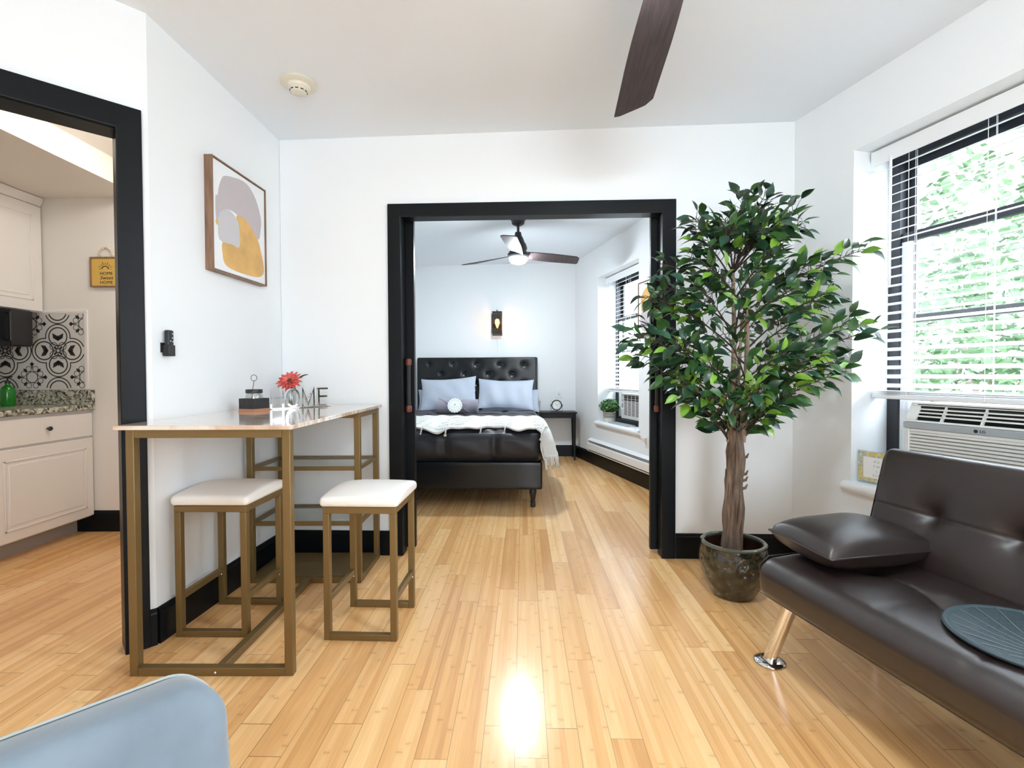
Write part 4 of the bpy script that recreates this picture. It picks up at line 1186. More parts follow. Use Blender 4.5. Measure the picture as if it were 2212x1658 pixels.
g = G(); g.lathe([(0.0, 1.800), (0.016, 1.800), (0.016, 1.84), (0.0, 1.887)][::1], 14, 0, -0.07, cap=False); g.build('bulb_socket', BLACKM, t)
g = G(); g.lathe([(0.001, 1.680), (0.010, 1.695), (0.026, 1.735), (0.030, 1.760), (0.026, 1.785), (0.013, 1.803)], 18, 0, -0.07, cap=False); g.build('bulb', BULB, t, label='glowing amber bulb')
t = thing('lamp_cord', (xs0, yb(xs0), 0), -0.022, 'thin white cord running down the wall from the wall lantern to the headboard', 'cord')
g = G(); g.tube([(0, -0.003, 1.62), (0.001, -0.003, 1.30), (0, -0.003, 0.9)], 0.0028, 6); g.build('cord', PAPER, t)

# switch plate and access panel on the headboard wall
def plate(name, x, z, w, h, label, cat, m_=WHITE, parts=()):
    t = thing(name, (x, yb(x), z), -0.022, label, cat)
    g = G(); g.box(-w / 2, w / 2, -0.006, 0.0, -h / 2, h / 2); g.build('plate', m_, t, bevel=0.002)
    for nm, px_, pz_, pw_, ph_ in parts:
        g = G(); g.box(px_ - pw_ / 2, px_ + pw_ / 2, -0.0095, -0.005, pz_ - ph_ / 2, pz_ + ph_ / 2); g.build(nm, GREYV if nm == 'socket' else WHITE, t, bevel=0.0012)
    return t
plate('switch_plate', 0.617, 0.835, 0.082, 0.124, 'white light switch and outlet plate on the wall above the clock', 'switch', parts=(('rocker', 0, 0.02, 0.036, 0.034), ('socket', 0, -0.022, 0.034, 0.03)))
plate('access_panel', 0.505, 0.43, 0.18, 0.13, 'flat white painted access panel low on the wall under the nightstand', 'panel', m_=WALL)

# ------------------------------------------------------------------ baseboard heaters
def heater(base, ang, L_, z0, label):
    t = thing('baseboard_heater', (base[0], base[1], z0), ang, label, 'heater')
    g = G(); g.prism_yz([(0, 0.0), (-0.010, 0.0), (-0.010, 0.150), (-0.052, 0.135), (-0.055, 0.139), (-0.012, 0.158), (0, 0.158)][::-1], 0, L_); g.build('back_panel', WHITE, t, sharp=0.4)
    g = G(); g.prism_yz([(-0.056, 0.028), (-0.060, 0.03), (-0.060, 0.100), (-0.050, 0.108), (-0.048, 0.104), (-0.056, 0.096)][::-1], -0.001, L_ + 0.001); g.build('front_cover', WHITE, t, sharp=0.4)
    g = G(); g.prism_yz([(-0.010, 0.0), (-0.052, 0.006), (-0.054, 0.016), (-0.010, 0.012)][::-1], 0, L_); g.build('bottom_lip', WHITE, t)
    g = G(); g.box(0.03, L_ - 0.03, -0.042, -0.012, 0.045, 0.095); g.build('heating_fins', ACG, t)
    for x in (0, L_ - 0.025):
        g = G(); g.box(x, x + 0.025, -0.054, -0.008, 0.006, 0.136); g.build('end_cap', WHITE, t, bevel=0.002)
    return t
heater(on_br(0.535, 0.0), ang_br, 1.9, 0.152, 'long white baseboard heater on the bedroom wall below the window')
heater(on_r(0.262, 0.0), ang_r, 1.5, 0.152, 'white baseboard heater low on the wall behind the sofa')

# power cord and outlet near the bedroom window
t = thing('wall_outlet', (*on_br(1.885, 0.0), 0.44), ang_br, 'white wall outlet low on the bedroom wall with a cord plugged in', 'outlet')
g = G(); g.box(-0.036, 0.036, -0.006, 0.0, -0.058, 0.058); g.build('plate', WHITE, t, bevel=0.002)
g = G(); g.box(-0.016, 0.016, -0.035, -0.006, 0.0, 0.04); g.build('plug', WHITE, t, bevel=0.003)
t = thing('power_cord', (*on_br(1.72, 0.0), 0), ang_br, 'white power cord looping from the bedroom sill down to the outlet', 'cord')
g = G(); g.tube([(-0.30, 0.06, 0.541), (-0.10, 0.02, 0.541), (-0.02, -0.03, 0.545), (0.03, -0.052, 0.52), (0.10, -0.03, 0.50), (0.16, -0.03, 0.478)], 0.0035, 7); g.build('cord', WHITE, t)

# ------------------------------------------------------------------ air conditioners
def make_ac(base, ang, z0, w, h, dfront, style, label):
    t = thing('air_conditioner', (base[0], base[1], z0), ang, label, 'air conditioner')
    g = G(); g.box(0, w, dfront + 0.045, dfront + 0.42, 0.0, h); g.build('cabinet', ACW, t, bevel=0.006)
    if style == 'big':
        ft = h * 0.76      # height of the grey band
        # front shell below the band with louvres
        g = G()
        g.box(0, 0.022, dfront, dfront + 0.045, 0, ft - 0.02); g.box(w - 0.022, w, dfront, dfront + 0.045, 0, ft - 0.02)
        g.box(0.022, w - 0.022, dfront, dfront + 0.045, 0, 0.02); g.box(0.022, w - 0.022, dfront, dfront + 0.045, ft - 0.036, ft - 0.02)
        fr = g.build('front_grille_frame', ACW, t, bevel=0.004)
        g = G(); g.box(0.022, w - 0.022, dfront + 0.032, dfront + 0.044, 0.02, ft - 0.036); g.build('filter', DARK, t)
        n = 17
        for k in range(n):
            z = 0.026 + (ft - 0.066) * k / (n - 1)
            g = G(); g.prism_yz([(dfront + 0.002, z - 0.0055), (dfront + 0.002, z + 0.004), (dfront + 0.028, z + 0.010), (dfront + 0.028, z + 0.002)][::-1], 0.022, w - 0.022); g.build('louvre', ACW, fr)
        g = G(); g.prism_yz([(dfront - 0.004, ft - 0.02), (dfront - 0.004, ft + 0.008), (dfront + 0.045, ft + 0.012), (dfront + 0.045, ft - 0.02)][::-1], -0.003, w + 0.003); bd = g.build('grey_band', ACG, t, bevel=0.002, label='grey band with a round logo and letters LG')
        g = G(); g.M = Matrix.Translation((w / 2 - 0.012, dfront - 0.0045, ft - 0.006)) @ Matrix.Rotation(PI / 2, 4, 'X'); g.lathe([(0, 0.0008), (0.0075, 0.0008), (0.0075, 0), (0, 0)][::-1], 24, cap=False); g.build('logo_disc', INK, bd)
        text('lettering', 'LG', 0.017, INK, bd, (w / 2 + 0.012, dfront - 0.0046, ft - 0.006), (PI / 2, 0, 0), align='CENTER')
        # slanted outlet vent on top
        def vs(x0, x1, a0, a1):
            """piece of the slanted face from fraction a0 to a1"""
            f = lambda a: (dfront + 0.0 + 0.045 * a, ft + 0.010 + (h - ft - 0.010) * a)
            y0_, z0_ = f(a0); y1_, z1_ = f(a1)
            g.prism_yz([(y0_, z0_), (y1_, z1_), (y1_ + 0.012, z1_), (y0_ + 0.012, z0_)][::-1], x0, x1)
        g = G(); vs(0, w, 0, 0.10); vs(0, w, 0.84, 1.0); vs(0, 0.045, 0.10, 0.84); vs(w - 0.045, w, 0.10, 0.84)
        ov = g.build('outlet_frame', ACW, t, bevel=0.002)
        g = G(); g.box(0.03, w - 0.03, dfront + 0.040, dfront + 0.0445, ft + 0.008, h - 0.006); g.build('outlet_cavity', DARK, t)
        g = G()
        for a in (0.28, 0.46, 0.64): vs(0.045, w - 0.045, a, a + 0.07)
        for k in range(1, 4): vs(w * k / 4 - 0.004, w * k / 4 + 0.004, 0.1, 0.84)
        g.build('outlet_vanes', ACW, ov)
    else:
        g = G(); g.box(0, w, dfront, dfront + 0.045, 0, h); fr = g.build('front_panel', ACW, t, bevel=0.008)
        g = G()
        for r in range(3):
            for c in range(4): g.box(0.075 + c * 0.09, 0.075 + c * 0.09 + 0.078, dfront - 0.0006, dfront + 0.002, h - 0.036 - r * 0.022, h - 0.022 - r * 0.022)
        g.build('outlet_slots', DARK, fr, smooth=False)
        g = G()
        for r in range(17):
            for c in range(4): g.box(0.078 + c * 0.09, 0.078 + c * 0.09 + 0.070, dfront - 0.0006, dfront + 0.002, 0.045 + r * 0.0122, 0.045 + r * 0.0122 + 0.0062)
        g.build('intake_slots', DARK, fr, smooth=False)
        g = G(); g.box(0.022, 0.056, dfront - 0.001, dfront + 0.002, 0.10, h - 0.07); cp = g.build('control_strip', ACG, fr)
        for z in (h - 0.105, h - 0.175):
            g = G(); g.M = Matrix.Translation((0.039, dfront, z)) @ Matrix.Rotation(PI / 2, 4, 'X'); g.lathe([(0, 0.014), (0.011, 0.014), (0.013, 0.0)][::1], 18, cap=False); g.build('knob', WHITE, cp)
    return t
make_ac(on_r(WX + 0.198), ang_r, WZ0 + 0.006, 0.610, 0.405, 0.085, 'big', 'large white window air conditioner with a grey LG band behind the sofa')
make_ac(on_br(BWX + 0.27), ang_br, BWZ0 + 0.052, 0.47, 0.285, 0.165, 'small', 'small white window air conditioner with two dials in the bedroom window')
for base, ang, w_, za, zb2, x0, x1, nm in ((on_r(WX), ang_r, WW, WZ0, 0.95, 0.198, 0.808, 'accordion side panels filling the window beside the large air conditioner'), (on_br(BWX), ang_br, BWW, BWZ0, 0.90, 0.27, 0.74, 'accordion side panels filling the window beside the small air conditioner')):
    t = thing('filler_panel', (base[0], base[1], za + 0.005), ang, 'white ' + nm, 'panel')
    for a, b_ in ((0.060, x0 - 0.002), (x1 + 0.002, w_ - 0.060)):
        g = G(); n = max(3, int((b_ - a) / 0.018)); P1 = []
        for k in range(n + 1): P1.append((a + (b_ - a) * k / n, 0.236 + (0.006 if k % 2 else 0)))
        g.prism(P1 + [(x, y + 0.004) for x, y in P1[::-1]], 0, zb2 - za - 0.01); g.build('accordion_panel', WHITE, t, smooth=False)
g = G(); g.box(0.22, 0.80, 0.12, 0.225, BWZ0 + 0.0045, BWZ0 + 0.050); o = g.build('support_block', DARK); o.location = (*on_br(BWX), 0); o.rotation_euler = (0, 0, ang_br)
tag(o, 'dark support strip under the small bedroom air conditioner', 'support')
g = G(); g.box(0.27, 0.72, 0.01, 0.11, 0, 0.012); o = g.build('paper_sheet', ACG, bevel=0.001); o.location = (*on_br(BWX), BWZ0 + 0.0045); o.rotation_euler = (0, 0, ang_br)
tag(o, 'thin grey leaflet lying on the bedroom sill under the small air conditioner', 'leaflet')

# ------------------------------------------------------------------ little plant on the bedroom sill
pc = on_br(BWX + 0.140, 0.085)
t = thing('potted_plant', (pc[0], pc[1], BWZ0 + 0.004), 0, 'small bushy green plant in a cream pot with black stripes on the bedroom sill', 'plant')
g = G(); g.lathe([(0, 0), (0.052, 0), (0.060, 0.012), (0.069, 0.05), (0.072, 0.085), (0.070, 0.110), (0.064, 0.110), (0.062, 0.095), (0, 0.095)], 32, cap=False); pp = g.build('pot', CERAM, t, sharp=0.8)
g = G()
for z in (0.048, 0.060, 0.072, 0.084, 0.095):
    r = 0.069 + 0.003 * (z - 0.05) / 0.035 if z < 0.085 else 0.0718
    g.lathe([(r + 0.0008, z), (r + 0.0012, z + 0.0015), (r + 0.0012, z + 0.004), (r + 0.0006, z + 0.0055)], 32, cap=False)
g.build('painted_stripes', INK, pp, label='black painted stripes')
g = G(); rr2 = random.Random(11)
def round_leaf(g, c, r, nrm):
    M_ = Matrix.Translation(c) @ nrm.to_track_quat('Z', 'Y').to_matrix().to_4x4() @ Matrix.Rotation(rr2.uniform(0, 6), 4, 'Z')
    g.M = M_
    idc = g.pt((0, 0, -0.12 * r)); ring = [g.pt((r * math.cos(a), r * math.sin(a) * 0.85, 0.1 * r)) for a in [2 * PI * k / 7 for k in range(7)]]
    for k in range(7): g.face((idc, ring[k], ring[(k + 1) % 7]))
    g.M = Matrix.Identity(4)
for k in range(720):
    d = Vector((rr2.gauss(0, 1), rr2.gauss(0, 1), rr2.gauss(0.15, 1))).normalized()
    R0 = rr2.uniform(0.60, 1.0)
    c = Vector((d.x * 0.118 * R0, d.y * 0.118 * R0, 0.178 + d.z * 0.085 * R0))
    if c.z < 0.105 and math.hypot(c.x, c.y) < 0.07: continue
    g.m = rr2.choice((0, 0, 1, 2))
    round_leaf(g, c, rr2.uniform(0.009, 0.014), (d + Vector((rr2.uniform(-.6, .6), rr2.uniform(-.6, .6), rr2.uniform(-.2, .8)))).normalized())
g.m = 0
g.build('foliage', [mat('bush_leaf', (0.05, 0.16, 0.035), 0.5), mat('bush_leaf_mid', (0.09, 0.24, 0.05), 0.5), mat('bush_leaf_dark', (0.02, 0.07, 0.02), 0.5)], t, sharp=3)
g = G()
for k in range(14):
    a = k * 0.9; g.tube([(0.02 * math.cos(a), 0.02 * math.sin(a), 0.09), (0.06 * math.cos(a), 0.06 * math.sin(a), 0.17)], 0.002, 5)
g.build('stems', TWIG, t)

# ------------------------------------------------------------------ sofa
SA = math.atan2(-0.9806, 0.196)
SO = Vector((0.914, 1.830, 0))
def sw(x, y, z=0.0):
    return (SO.x + 0.196 * x + 0.9806 * y, SO.y - 0.9806 * x + 0.196 * y, z)
sofa = thing('sofa', SO, SA, 'dark brown tufted leatherette futon sofa on chrome legs under the big window', 'sofa')
SL = 1.68
seat_d = [(0.185 + 0.262 * k, 0.300) for k in range(6)]
def seat_disp(x, y, z, nx, ny, nz):
    X_, Y_ = x + SL / 2, y + 0.275
    if nz < -0.3: return (0, 0, 0)
    dz = 0.022 * max(0, math.sin(PI * min(1, max(0, Y_ / 0.56)))) ** 0.5 * max(0, min(1, nz * 1.2))
    d = 0.0
    for a, b in seat_d:
        r2 = (X_ - a) ** 2 + (Y_ - b) ** 2
        d += 0.024 * math.exp(-r2 / 0.0016) + 0.020 * math.exp(-r2 / 0.014)
    # shallow seams from dimple to front edge and along the row
    k = min(abs(X_ - a) for a, b in seat_d)
    d += 0.004 * math.exp(-(k / 0.006) ** 2) * (1 if Y_ < 0.3 else 0.3)
    d += 0.005 * math.exp(-((Y_ - 0.3) / 0.010) ** 2)
    return (0, -0.010 * max(0, -ny) * math.sin(PI * min(1, max(0, (z + 0.08) / 0.16))), (dz - min(d, 0.048)) * max(0, nz))
g = G(); g.rbox((SL / 2, 0.275, 0.317), (SL / 2, 0.275, 0.072), 0.048, 96, seat_disp, k=6); seat = g.build('seat', LEATHER, sofa, sharp=3)
g = G()
for z in (0.276,):
    g.tube([(0.02, -0.0105, z), (SL - 0.02, -0.0105, z)], 0.0012, 5)
g.tube([(0.004, 0.02, 0.272), (-0.003, 0.02, 0.36), (0.004, 0.05, 0.392), (0.006, 0.50, 0.395)], 0.004, 7)
g.build('seam_piping', SEAM, seat, sharp=2)
back_d = [(0.225 + 0.25 * k, -0.005) for k in range(6)]
def back_disp(x, y, z, nx, ny, nz):
    if ny > -0.2: return (0, 0, 0)
    X_ = x + SL / 2
    d = 0.0
    for a, b in back_d:
        r2 = (X_ - a) ** 2 + (z - b) ** 2
        d += 0.022 * math.exp(-r2 / 0.0010) + 0.018 * math.exp(-r2 / 0.0075)
    d += 0.0025 * math.exp(-((z + 0.005) / 0.006) ** 2)
    k = min(abs(X_ - a) for a, b in back_d)
    d += 0.003 * math.exp(-(k / 0.006) ** 2) * (1 if z < 0 else 0)
    return (0, min(d, 0.05) * -ny, 0)
g = G(); g.M = Matrix.Translation((SL / 2, 0.455 + 0.065, 0.385)) @ Matrix.Rotation(math.radians(-14.8), 4, 'X')
g.rbox((0, 0, 0.19), (SL / 2 - 0.002, 0.062, 0.215), 0.034, 90, back_disp, k=6); bk = g.build('backrest', LEATHER, sofa, sharp=3)
g = G(); g.M = Matrix.Translation((SL / 2, 0.455 + 0.065, 0.385)) @ Matrix.Rotation(math.radians(-14.8), 4, 'X')
xx = -SL / 2 + 0.012
g.tube([(xx, -0.052, -0.02), (xx, -0.053, 0.35), (xx + 0.001, -0.047, 0.385), (xx + 0.002, -0.03, 0.399)], 0.0032, 7); g.build('edge_piping', SEAM, bk, sharp=2)
for x, y, dx, dy in ((0.075, 0.095, -0.055, -0.050), (SL - 0.075, 0.095, 0.055, -0.05), (0.075, 0.46, -0.055, 0.05), (SL - 0.075, 0.46, 0.055, 0.05)):
    g = G(); g.tube([(x + dx, y + dy, 0.008), (x, y, 0.252)], [0.0225, 0.0255], 22)
    lg = g.build('leg', CHROME, sofa, sharp=0.8)
    g = G(); g.lathe([(0.0, 0.0), (0.052, 0.0), (0.055, 0.003), (0.053, 0.007), (0.036, 0.013), (0.024, 0.016), (0.0, 0.016)], 36, x + dx, y + dy, cap=False); g.build('foot_disc', CHROME, lg, sharp=0.8)
# round pad with radiating lines, stitched on the seat
t = thing('seat_pad', sw(0.690, 0.262, 0.406), SA, 'round blue-grey pad with fan-like radiating lines on the sofa seat', 'pad')
g = G(); g.lathe([(0.0, 0.0), (0.170, 0.0), (0.181, 0.004), (0.184, 0.010), (0.180, 0.015), (0.172, 0.015), (0.168, 0.0125), (0.10, 0.014), (0.0, 0.015)], 72, cap=False); pd = g.build('pad_body', PADC, t, sharp=0.5)
g = G()
for k in range(19):
    a = -0.25 + k * (PI + 0.5) / 18
    c0 = Vector((0.10, -0.075 + 0.0, 0)); e_ = Vector((math.cos(a) * -0.163, math.sin(a) * 0.163, 0))
    a2 = 2 * PI * k / 19; e_ = Vector((0.163 * math.cos(a2), 0.163 * math.sin(a2), 0))
    m_ = c0.lerp(e_, 0.55) + Vector((-(e_ - c0).y, (e_ - c0).x, 0)) * 0.04
    P_ = [c0 + (e_ - c0) * 0.05, m_, e_]
    for i in range(2):
        d = (P_[i + 1] - P_[i]).normalized(); n_ = Vector((-d.y, d.x, 0)) * 0.0013
        z = 0.0152
        q = [g.pt((p.x, p.y, z)) for p in (P_[i] - n_, P_[i + 1] - n_, P_[i + 1] + n_, P_[i] + n_)]; g.face(q)
g.build('radiating_lines', PADL, pd, smooth=False)
# arm pillow
g, _ = pillow_mesh(0.43, 0.29, 0.150, 31, ears=0.004, n=30, pw=0.36, wrinkle=0.16)
n_v = len(g.v)
ap = g.build('arm_pillow', LEATHER, sharp=3)
Mp = Matrix.Translation(sw(0.108, 0.300, 0.472)) @ Matrix.Rotation(SA + PI / 2, 4, 'Z') @ Matrix.Rotation(PI / 2 + 0.04, 4, 'X') @ Matrix.Rotation(0.0, 4, 'Y')
ap.matrix_world = Mp
tag(ap, 'plump brown leatherette pillow lying as an armrest on the sofa end', 'pillow')
g2 = G(); P_ = []
for k in range(97):
    q = k / 96 * 4; s_ = int(min(3.999, q)); f_ = q - s_
    a, b = ((f_, 0), (1, f_), (1 - f_, 1), (0, 1 - f_))[s_]
    A_, B_ = 2 * a - 1, 2 * b - 1
    P_.append((A_ * 0.215 * (1 - 0.004 * (1 - B_ * B_)), 0.0, B_ * 0.145 * (1 - 0.009 * (1 - A_ * A_))))
g2.tube(P_, 0.004, 7, cap=False); o = g2.build('piping', LEATHER, ap, sharp=2)

# ------------------------------------------------------------------ pale blue velvet armchair (close to the camera)
c1 = Vector((-0.252, 0.460, 0)); ad = Vector((-0.695, -0.719, 0)); AA = math.atan2(ad.y, ad.x)
t = thing('armchair', c1, AA, 'pale blue velvet armchair with a rounded backrest at the lower left', 'armchair')
AWD, AH = 0.62, 0.756
# local: x along the back from its right-hand corner, y = ad rotated +90deg
yl = 1.0
def back_panel(u, v, s):
    return None
g = G()
def ab_disp(x, y, z, nx, ny, nz):
    rise = z + 0.24
    return (0, 0.0, 0)
g.M = Matrix.Translation((0.0, 0.0, 0.0)) @ Matrix.Rotation(math.radians(10), 4, 'X')
# rounded outline panel
n = 14; R_ = 0.042; hb2 = AH / math.cos(math.radians(10)) + 0.002
out = [(0.0, 0.30)] + [(R_ - R_ * math.cos(a), hb2 - R_ + R_ * math.sin(a)) for a in [PI / 2 * k / n for k in range(n + 1)]] + [(AWD - R_ + R_ * math.sin(a), hb2 - R_ + R_ * math.cos(a)) for a in [PI / 2 * k / n for k in range(n + 1)]] + [(AWD, 0.30)]
dp = [(-0.075, -0.012), (-0.079, -0.006), (-0.08, 0.0), (-0.078, 0.003), (0.0, 0.003)]
# build as offset loops for a soft edge on the seen side
def loop(off, y):
    P_ = []
    for x, z in out:
        cx_, cz_ = AWD / 2, 0.45
        P_.append((x + (off if x < AWD / 2 else -off), y, z - (off if z > 0.31 else 0)))
    return [g.pt(p) for p in P_]
L = [loop(0.20, 0.078), loop(0.12, 0.081), loop(0.03, 0.080), loop(0.012, 0.077), loop(0.004, 0.071), loop(0.0, 0.062), loop(0.0, 0.02), loop(0.004, 0.008), loop(0.012, 0.002), loop(0.03, 0.0), loop(0.2, 0.0)]
for a, b in zip(L, L[1:]):
    for i in range(len(a)):
        j = (i + 1) % len(a)
        g.face((a[i], b[i], b[j], a[j]))
g.face(L[0]); g.face(L[-1][::-1])
bkp = g.build('backrest', VELVET, t, sharp=3)
g2 = G(); g2.M = g.M
g2.tube([(x + (0.002 if x < AWD / 2 else -0.002), 0.008, z - (0.002 if z > 0.31 else 0)) for x, z in out], 0.0020, 6)
g2.build('piping', mat('pale_piping', (0.42, 0.46, 0.46), 0.6), bkp, label='pale piping along the back edge')
g = G(); g.rbox((AWD / 2, 0.36, 0.34), (AWD / 2 - 0.06, 0.27, 0.10), 0.05, 10); g.build('seat_cushion', VELVET, t, sharp=3)
for x in (0.045, AWD - 0.045):
    g = G(); g.rbox((x, 0.36, 0.40), (0.045, 0.28, 0.16), 0.04, 8); g.build('arm', VELVET, t, sharp=3)
for x in (0.06, AWD - 0.06):
    for y in (0.12, 0.58):
        g = G(); g.tube([(x, y, 0.0), (x, y, 0.26)], [0.011, 0.018], 14); g.build('leg', BLACKM, t)

# ------------------------------------------------------------------ ficus tree in its pot
FP = Vector((1.080, 2.385, 0))
t = thing('plant_pot', FP, 0.3, 'dark green glazed ceramic pot with an embossed leaf pattern beside the sofa', 'pot')
g = G(); g.lathe([(0.0, 0.0), (0.086, 0.0), (0.095, 0.004), (0.103, 0.016), (0.128, 0.060), (0.148, 0.115), (0.157, 0.165), (0.156, 0.205), (0.148, 0.240), (0.144, 0.252)], 64, cap=False); g.build('pot_body', POTG, t, sharp=1.2)
g = G(); g.lathe([(0.144, 0.248), (0.150, 0.252), (0.151, 0.260), (0.146, 0.265), (0.136, 0.265), (0.131, 0.260), (0.131, 0.250)], 64, cap=False); rm_ = g.build('rim', mat('grey_green_glaze', (0.075, 0.085, 0.06), 0.12, coat=0.5), t, label='smooth grey-green glazed rim')
g = G(); g.lathe([(0.131, 0.255), (0.140, 0.20), (0.140, 0.15), (0.0, 0.145)], 48, cap=False); g.build('pot_inside', TERRA, t)

tree = thing('ficus_tree', (FP.x, FP.y, 0.146), 0, 'artificial ficus tree with a twisted vine trunk and dense green leaves in the glazed pot', 'tree')
rt = random.Random(21)
TXC = lambda z: -0.012 + 0.005 * math.sin(z * 3) + max(0, z - 0.0) * 0.030          # trunk centre x by local height
g = G()
for k in range(19):
    a0 = 2 * PI * k / 19 + rt.uniform(-.2, .2); r0 = rt.uniform(0.022, 0.047); top = rt.uniform(0.55, 0.76) if k % 3 else rt.uniform(0.35, 0.6)
    P_ = []; Rd = []
    n = 16; ph = rt.uniform(0, 6); thick = rt.uniform(0.0075, 0.0135)
    for i in range(n + 1):
        z = top * i / n
        a = a0 + 0.9 * z + 0.12 * math.sin(z * 14 + ph)
        r = r0 * (1 - 0.42 * (z / 0.75)) + 0.004 * math.sin(z * 23 + ph)
        P_.append((TXC(z) - 0.006 + r * math.cos(a) * 1.05, r * math.sin(a), z))
        Rd.append(thick * (1.0 + 0.22 * math.sin(z * 31 + ph * 2)) * (1 if i < n - 1 else 0.5))
    g.tube(P_, Rd, 8)
for k in range(5):      # broken stubs
    z = rt.uniform(0.35, 0.7); a = rt.uniform(-0.6, 0.6)
    g.tube([(TXC(z) + 0.02, 0, z), (TXC(z) + 0.05, -0.01, z + 0.01), (TXC(z) + 0.058, -0.012, z + 0.028)], [0.009, 0.007, 0.003], 6)
g.build('trunk', BARK, tree, sharp=0.9, label='trunk of intertwined brown vines')
stems = []
g = G()
for sx, sy, tp, r0 in ((-0.012, 0.010, 1.42, 0.0165), (0.022, -0.010, 1.34, 0.018), (0.004, 0.02, 1.20, 0.013)):
    P_ = []; n = 18; ph = rt.uniform(0, 6)
    for i in range(n + 1):
        z = 0.60 + (tp - 0.60) * i / n
        P_.append((TXC(z) + sx + 0.010 * math.sin(z * 6 + ph) + 0.01 * z * (1 if sx > 0 else -1), sy + 0.010 * math.cos(z * 5 + ph), z))
    g.tube(P_, [r0 * (1 - 0.55 * i / n) for i in range(n + 1)], 10); stems.append(P_)
g.build('upper_stems', BARKL, tree, sharp=0.9, label='pale brown upper stems')

def leaf(g, base, d, up, L_, w, m_):
    """pointed ficus leaf with a fold and a drooping drip tip"""
    d = d.normalized(); side = d.cross(up)
    if side.length < 1e-4: side = Vector((1, 0, 0))
    side.normalize(); nn = side.cross(d).normalized()
    g.m = m_
    prof = [(0.0, 0.06), (0.14, 0.62), (0.34, 1.0), (0.56, 0.92), (0.76, 0.58), (0.90, 0.20), (1.0, 0.02)]
    rows = []
    curl = rt.uniform(0.10, 0.34); fold = rt.uniform(0.15, 0.5); wv = rt.uniform(-0.12, 0.12)
    for s_, ww in prof:
        c = base + d * (L_ * s_) - nn * (L_ * curl * s_ * s_)
        e = w * ww
        lift = nn * (e * fold) + nn * (wv * e * math.sin(s_ * 7))
        rows.append((g.pt(c + side * e + lift), g.pt(c), g.pt(c - side * e + nn * (e * fold) - nn * (wv * e * math.sin(s_ * 7)))))
    for a, b in zip(rows, rows[1:]):
        g.face((a[0], a[1], b[1], b[0])); g.face((a[1], a[2], b[2], b[1]))
lg = G(); tg = G()
nleaf = 0
K = 2.385 / 1060.0
# branch tips: (offset right in metres, height above floor, offset in depth, leaves, light share)
tips = []
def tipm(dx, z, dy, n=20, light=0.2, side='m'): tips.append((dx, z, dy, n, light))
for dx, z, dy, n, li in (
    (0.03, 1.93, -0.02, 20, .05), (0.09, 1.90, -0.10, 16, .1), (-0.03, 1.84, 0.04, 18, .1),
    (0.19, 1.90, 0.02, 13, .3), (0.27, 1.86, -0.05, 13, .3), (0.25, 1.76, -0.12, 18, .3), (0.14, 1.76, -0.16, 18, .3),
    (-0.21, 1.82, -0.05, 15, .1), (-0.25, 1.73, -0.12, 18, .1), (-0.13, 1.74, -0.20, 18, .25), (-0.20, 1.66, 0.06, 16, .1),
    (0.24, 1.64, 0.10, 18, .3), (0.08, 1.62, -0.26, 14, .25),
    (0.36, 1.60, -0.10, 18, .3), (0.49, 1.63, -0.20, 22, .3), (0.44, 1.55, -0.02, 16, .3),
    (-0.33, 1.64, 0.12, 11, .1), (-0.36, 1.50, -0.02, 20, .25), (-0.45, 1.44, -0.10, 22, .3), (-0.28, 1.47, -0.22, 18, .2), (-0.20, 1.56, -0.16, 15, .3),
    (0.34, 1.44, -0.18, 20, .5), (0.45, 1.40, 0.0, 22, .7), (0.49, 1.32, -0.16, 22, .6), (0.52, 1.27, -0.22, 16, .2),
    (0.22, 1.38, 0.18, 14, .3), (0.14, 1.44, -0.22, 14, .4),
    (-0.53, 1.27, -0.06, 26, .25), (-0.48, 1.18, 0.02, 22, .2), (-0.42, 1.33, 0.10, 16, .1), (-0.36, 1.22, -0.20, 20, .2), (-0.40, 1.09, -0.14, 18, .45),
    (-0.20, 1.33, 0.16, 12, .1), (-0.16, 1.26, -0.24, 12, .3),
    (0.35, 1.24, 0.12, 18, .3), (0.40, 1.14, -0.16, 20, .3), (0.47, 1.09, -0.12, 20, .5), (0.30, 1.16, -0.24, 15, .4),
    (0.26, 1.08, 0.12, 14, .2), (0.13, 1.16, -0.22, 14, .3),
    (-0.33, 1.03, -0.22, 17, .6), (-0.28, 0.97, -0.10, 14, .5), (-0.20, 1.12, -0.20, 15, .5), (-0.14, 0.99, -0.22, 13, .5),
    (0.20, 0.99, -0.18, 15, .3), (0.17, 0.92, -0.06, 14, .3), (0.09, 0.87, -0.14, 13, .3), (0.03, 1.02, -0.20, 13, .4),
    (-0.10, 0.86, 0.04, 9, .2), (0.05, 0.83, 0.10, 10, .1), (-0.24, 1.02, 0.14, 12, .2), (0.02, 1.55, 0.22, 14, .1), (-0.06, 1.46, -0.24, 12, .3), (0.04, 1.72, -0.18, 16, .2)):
    tips.append((dx, z, dy, n, li))
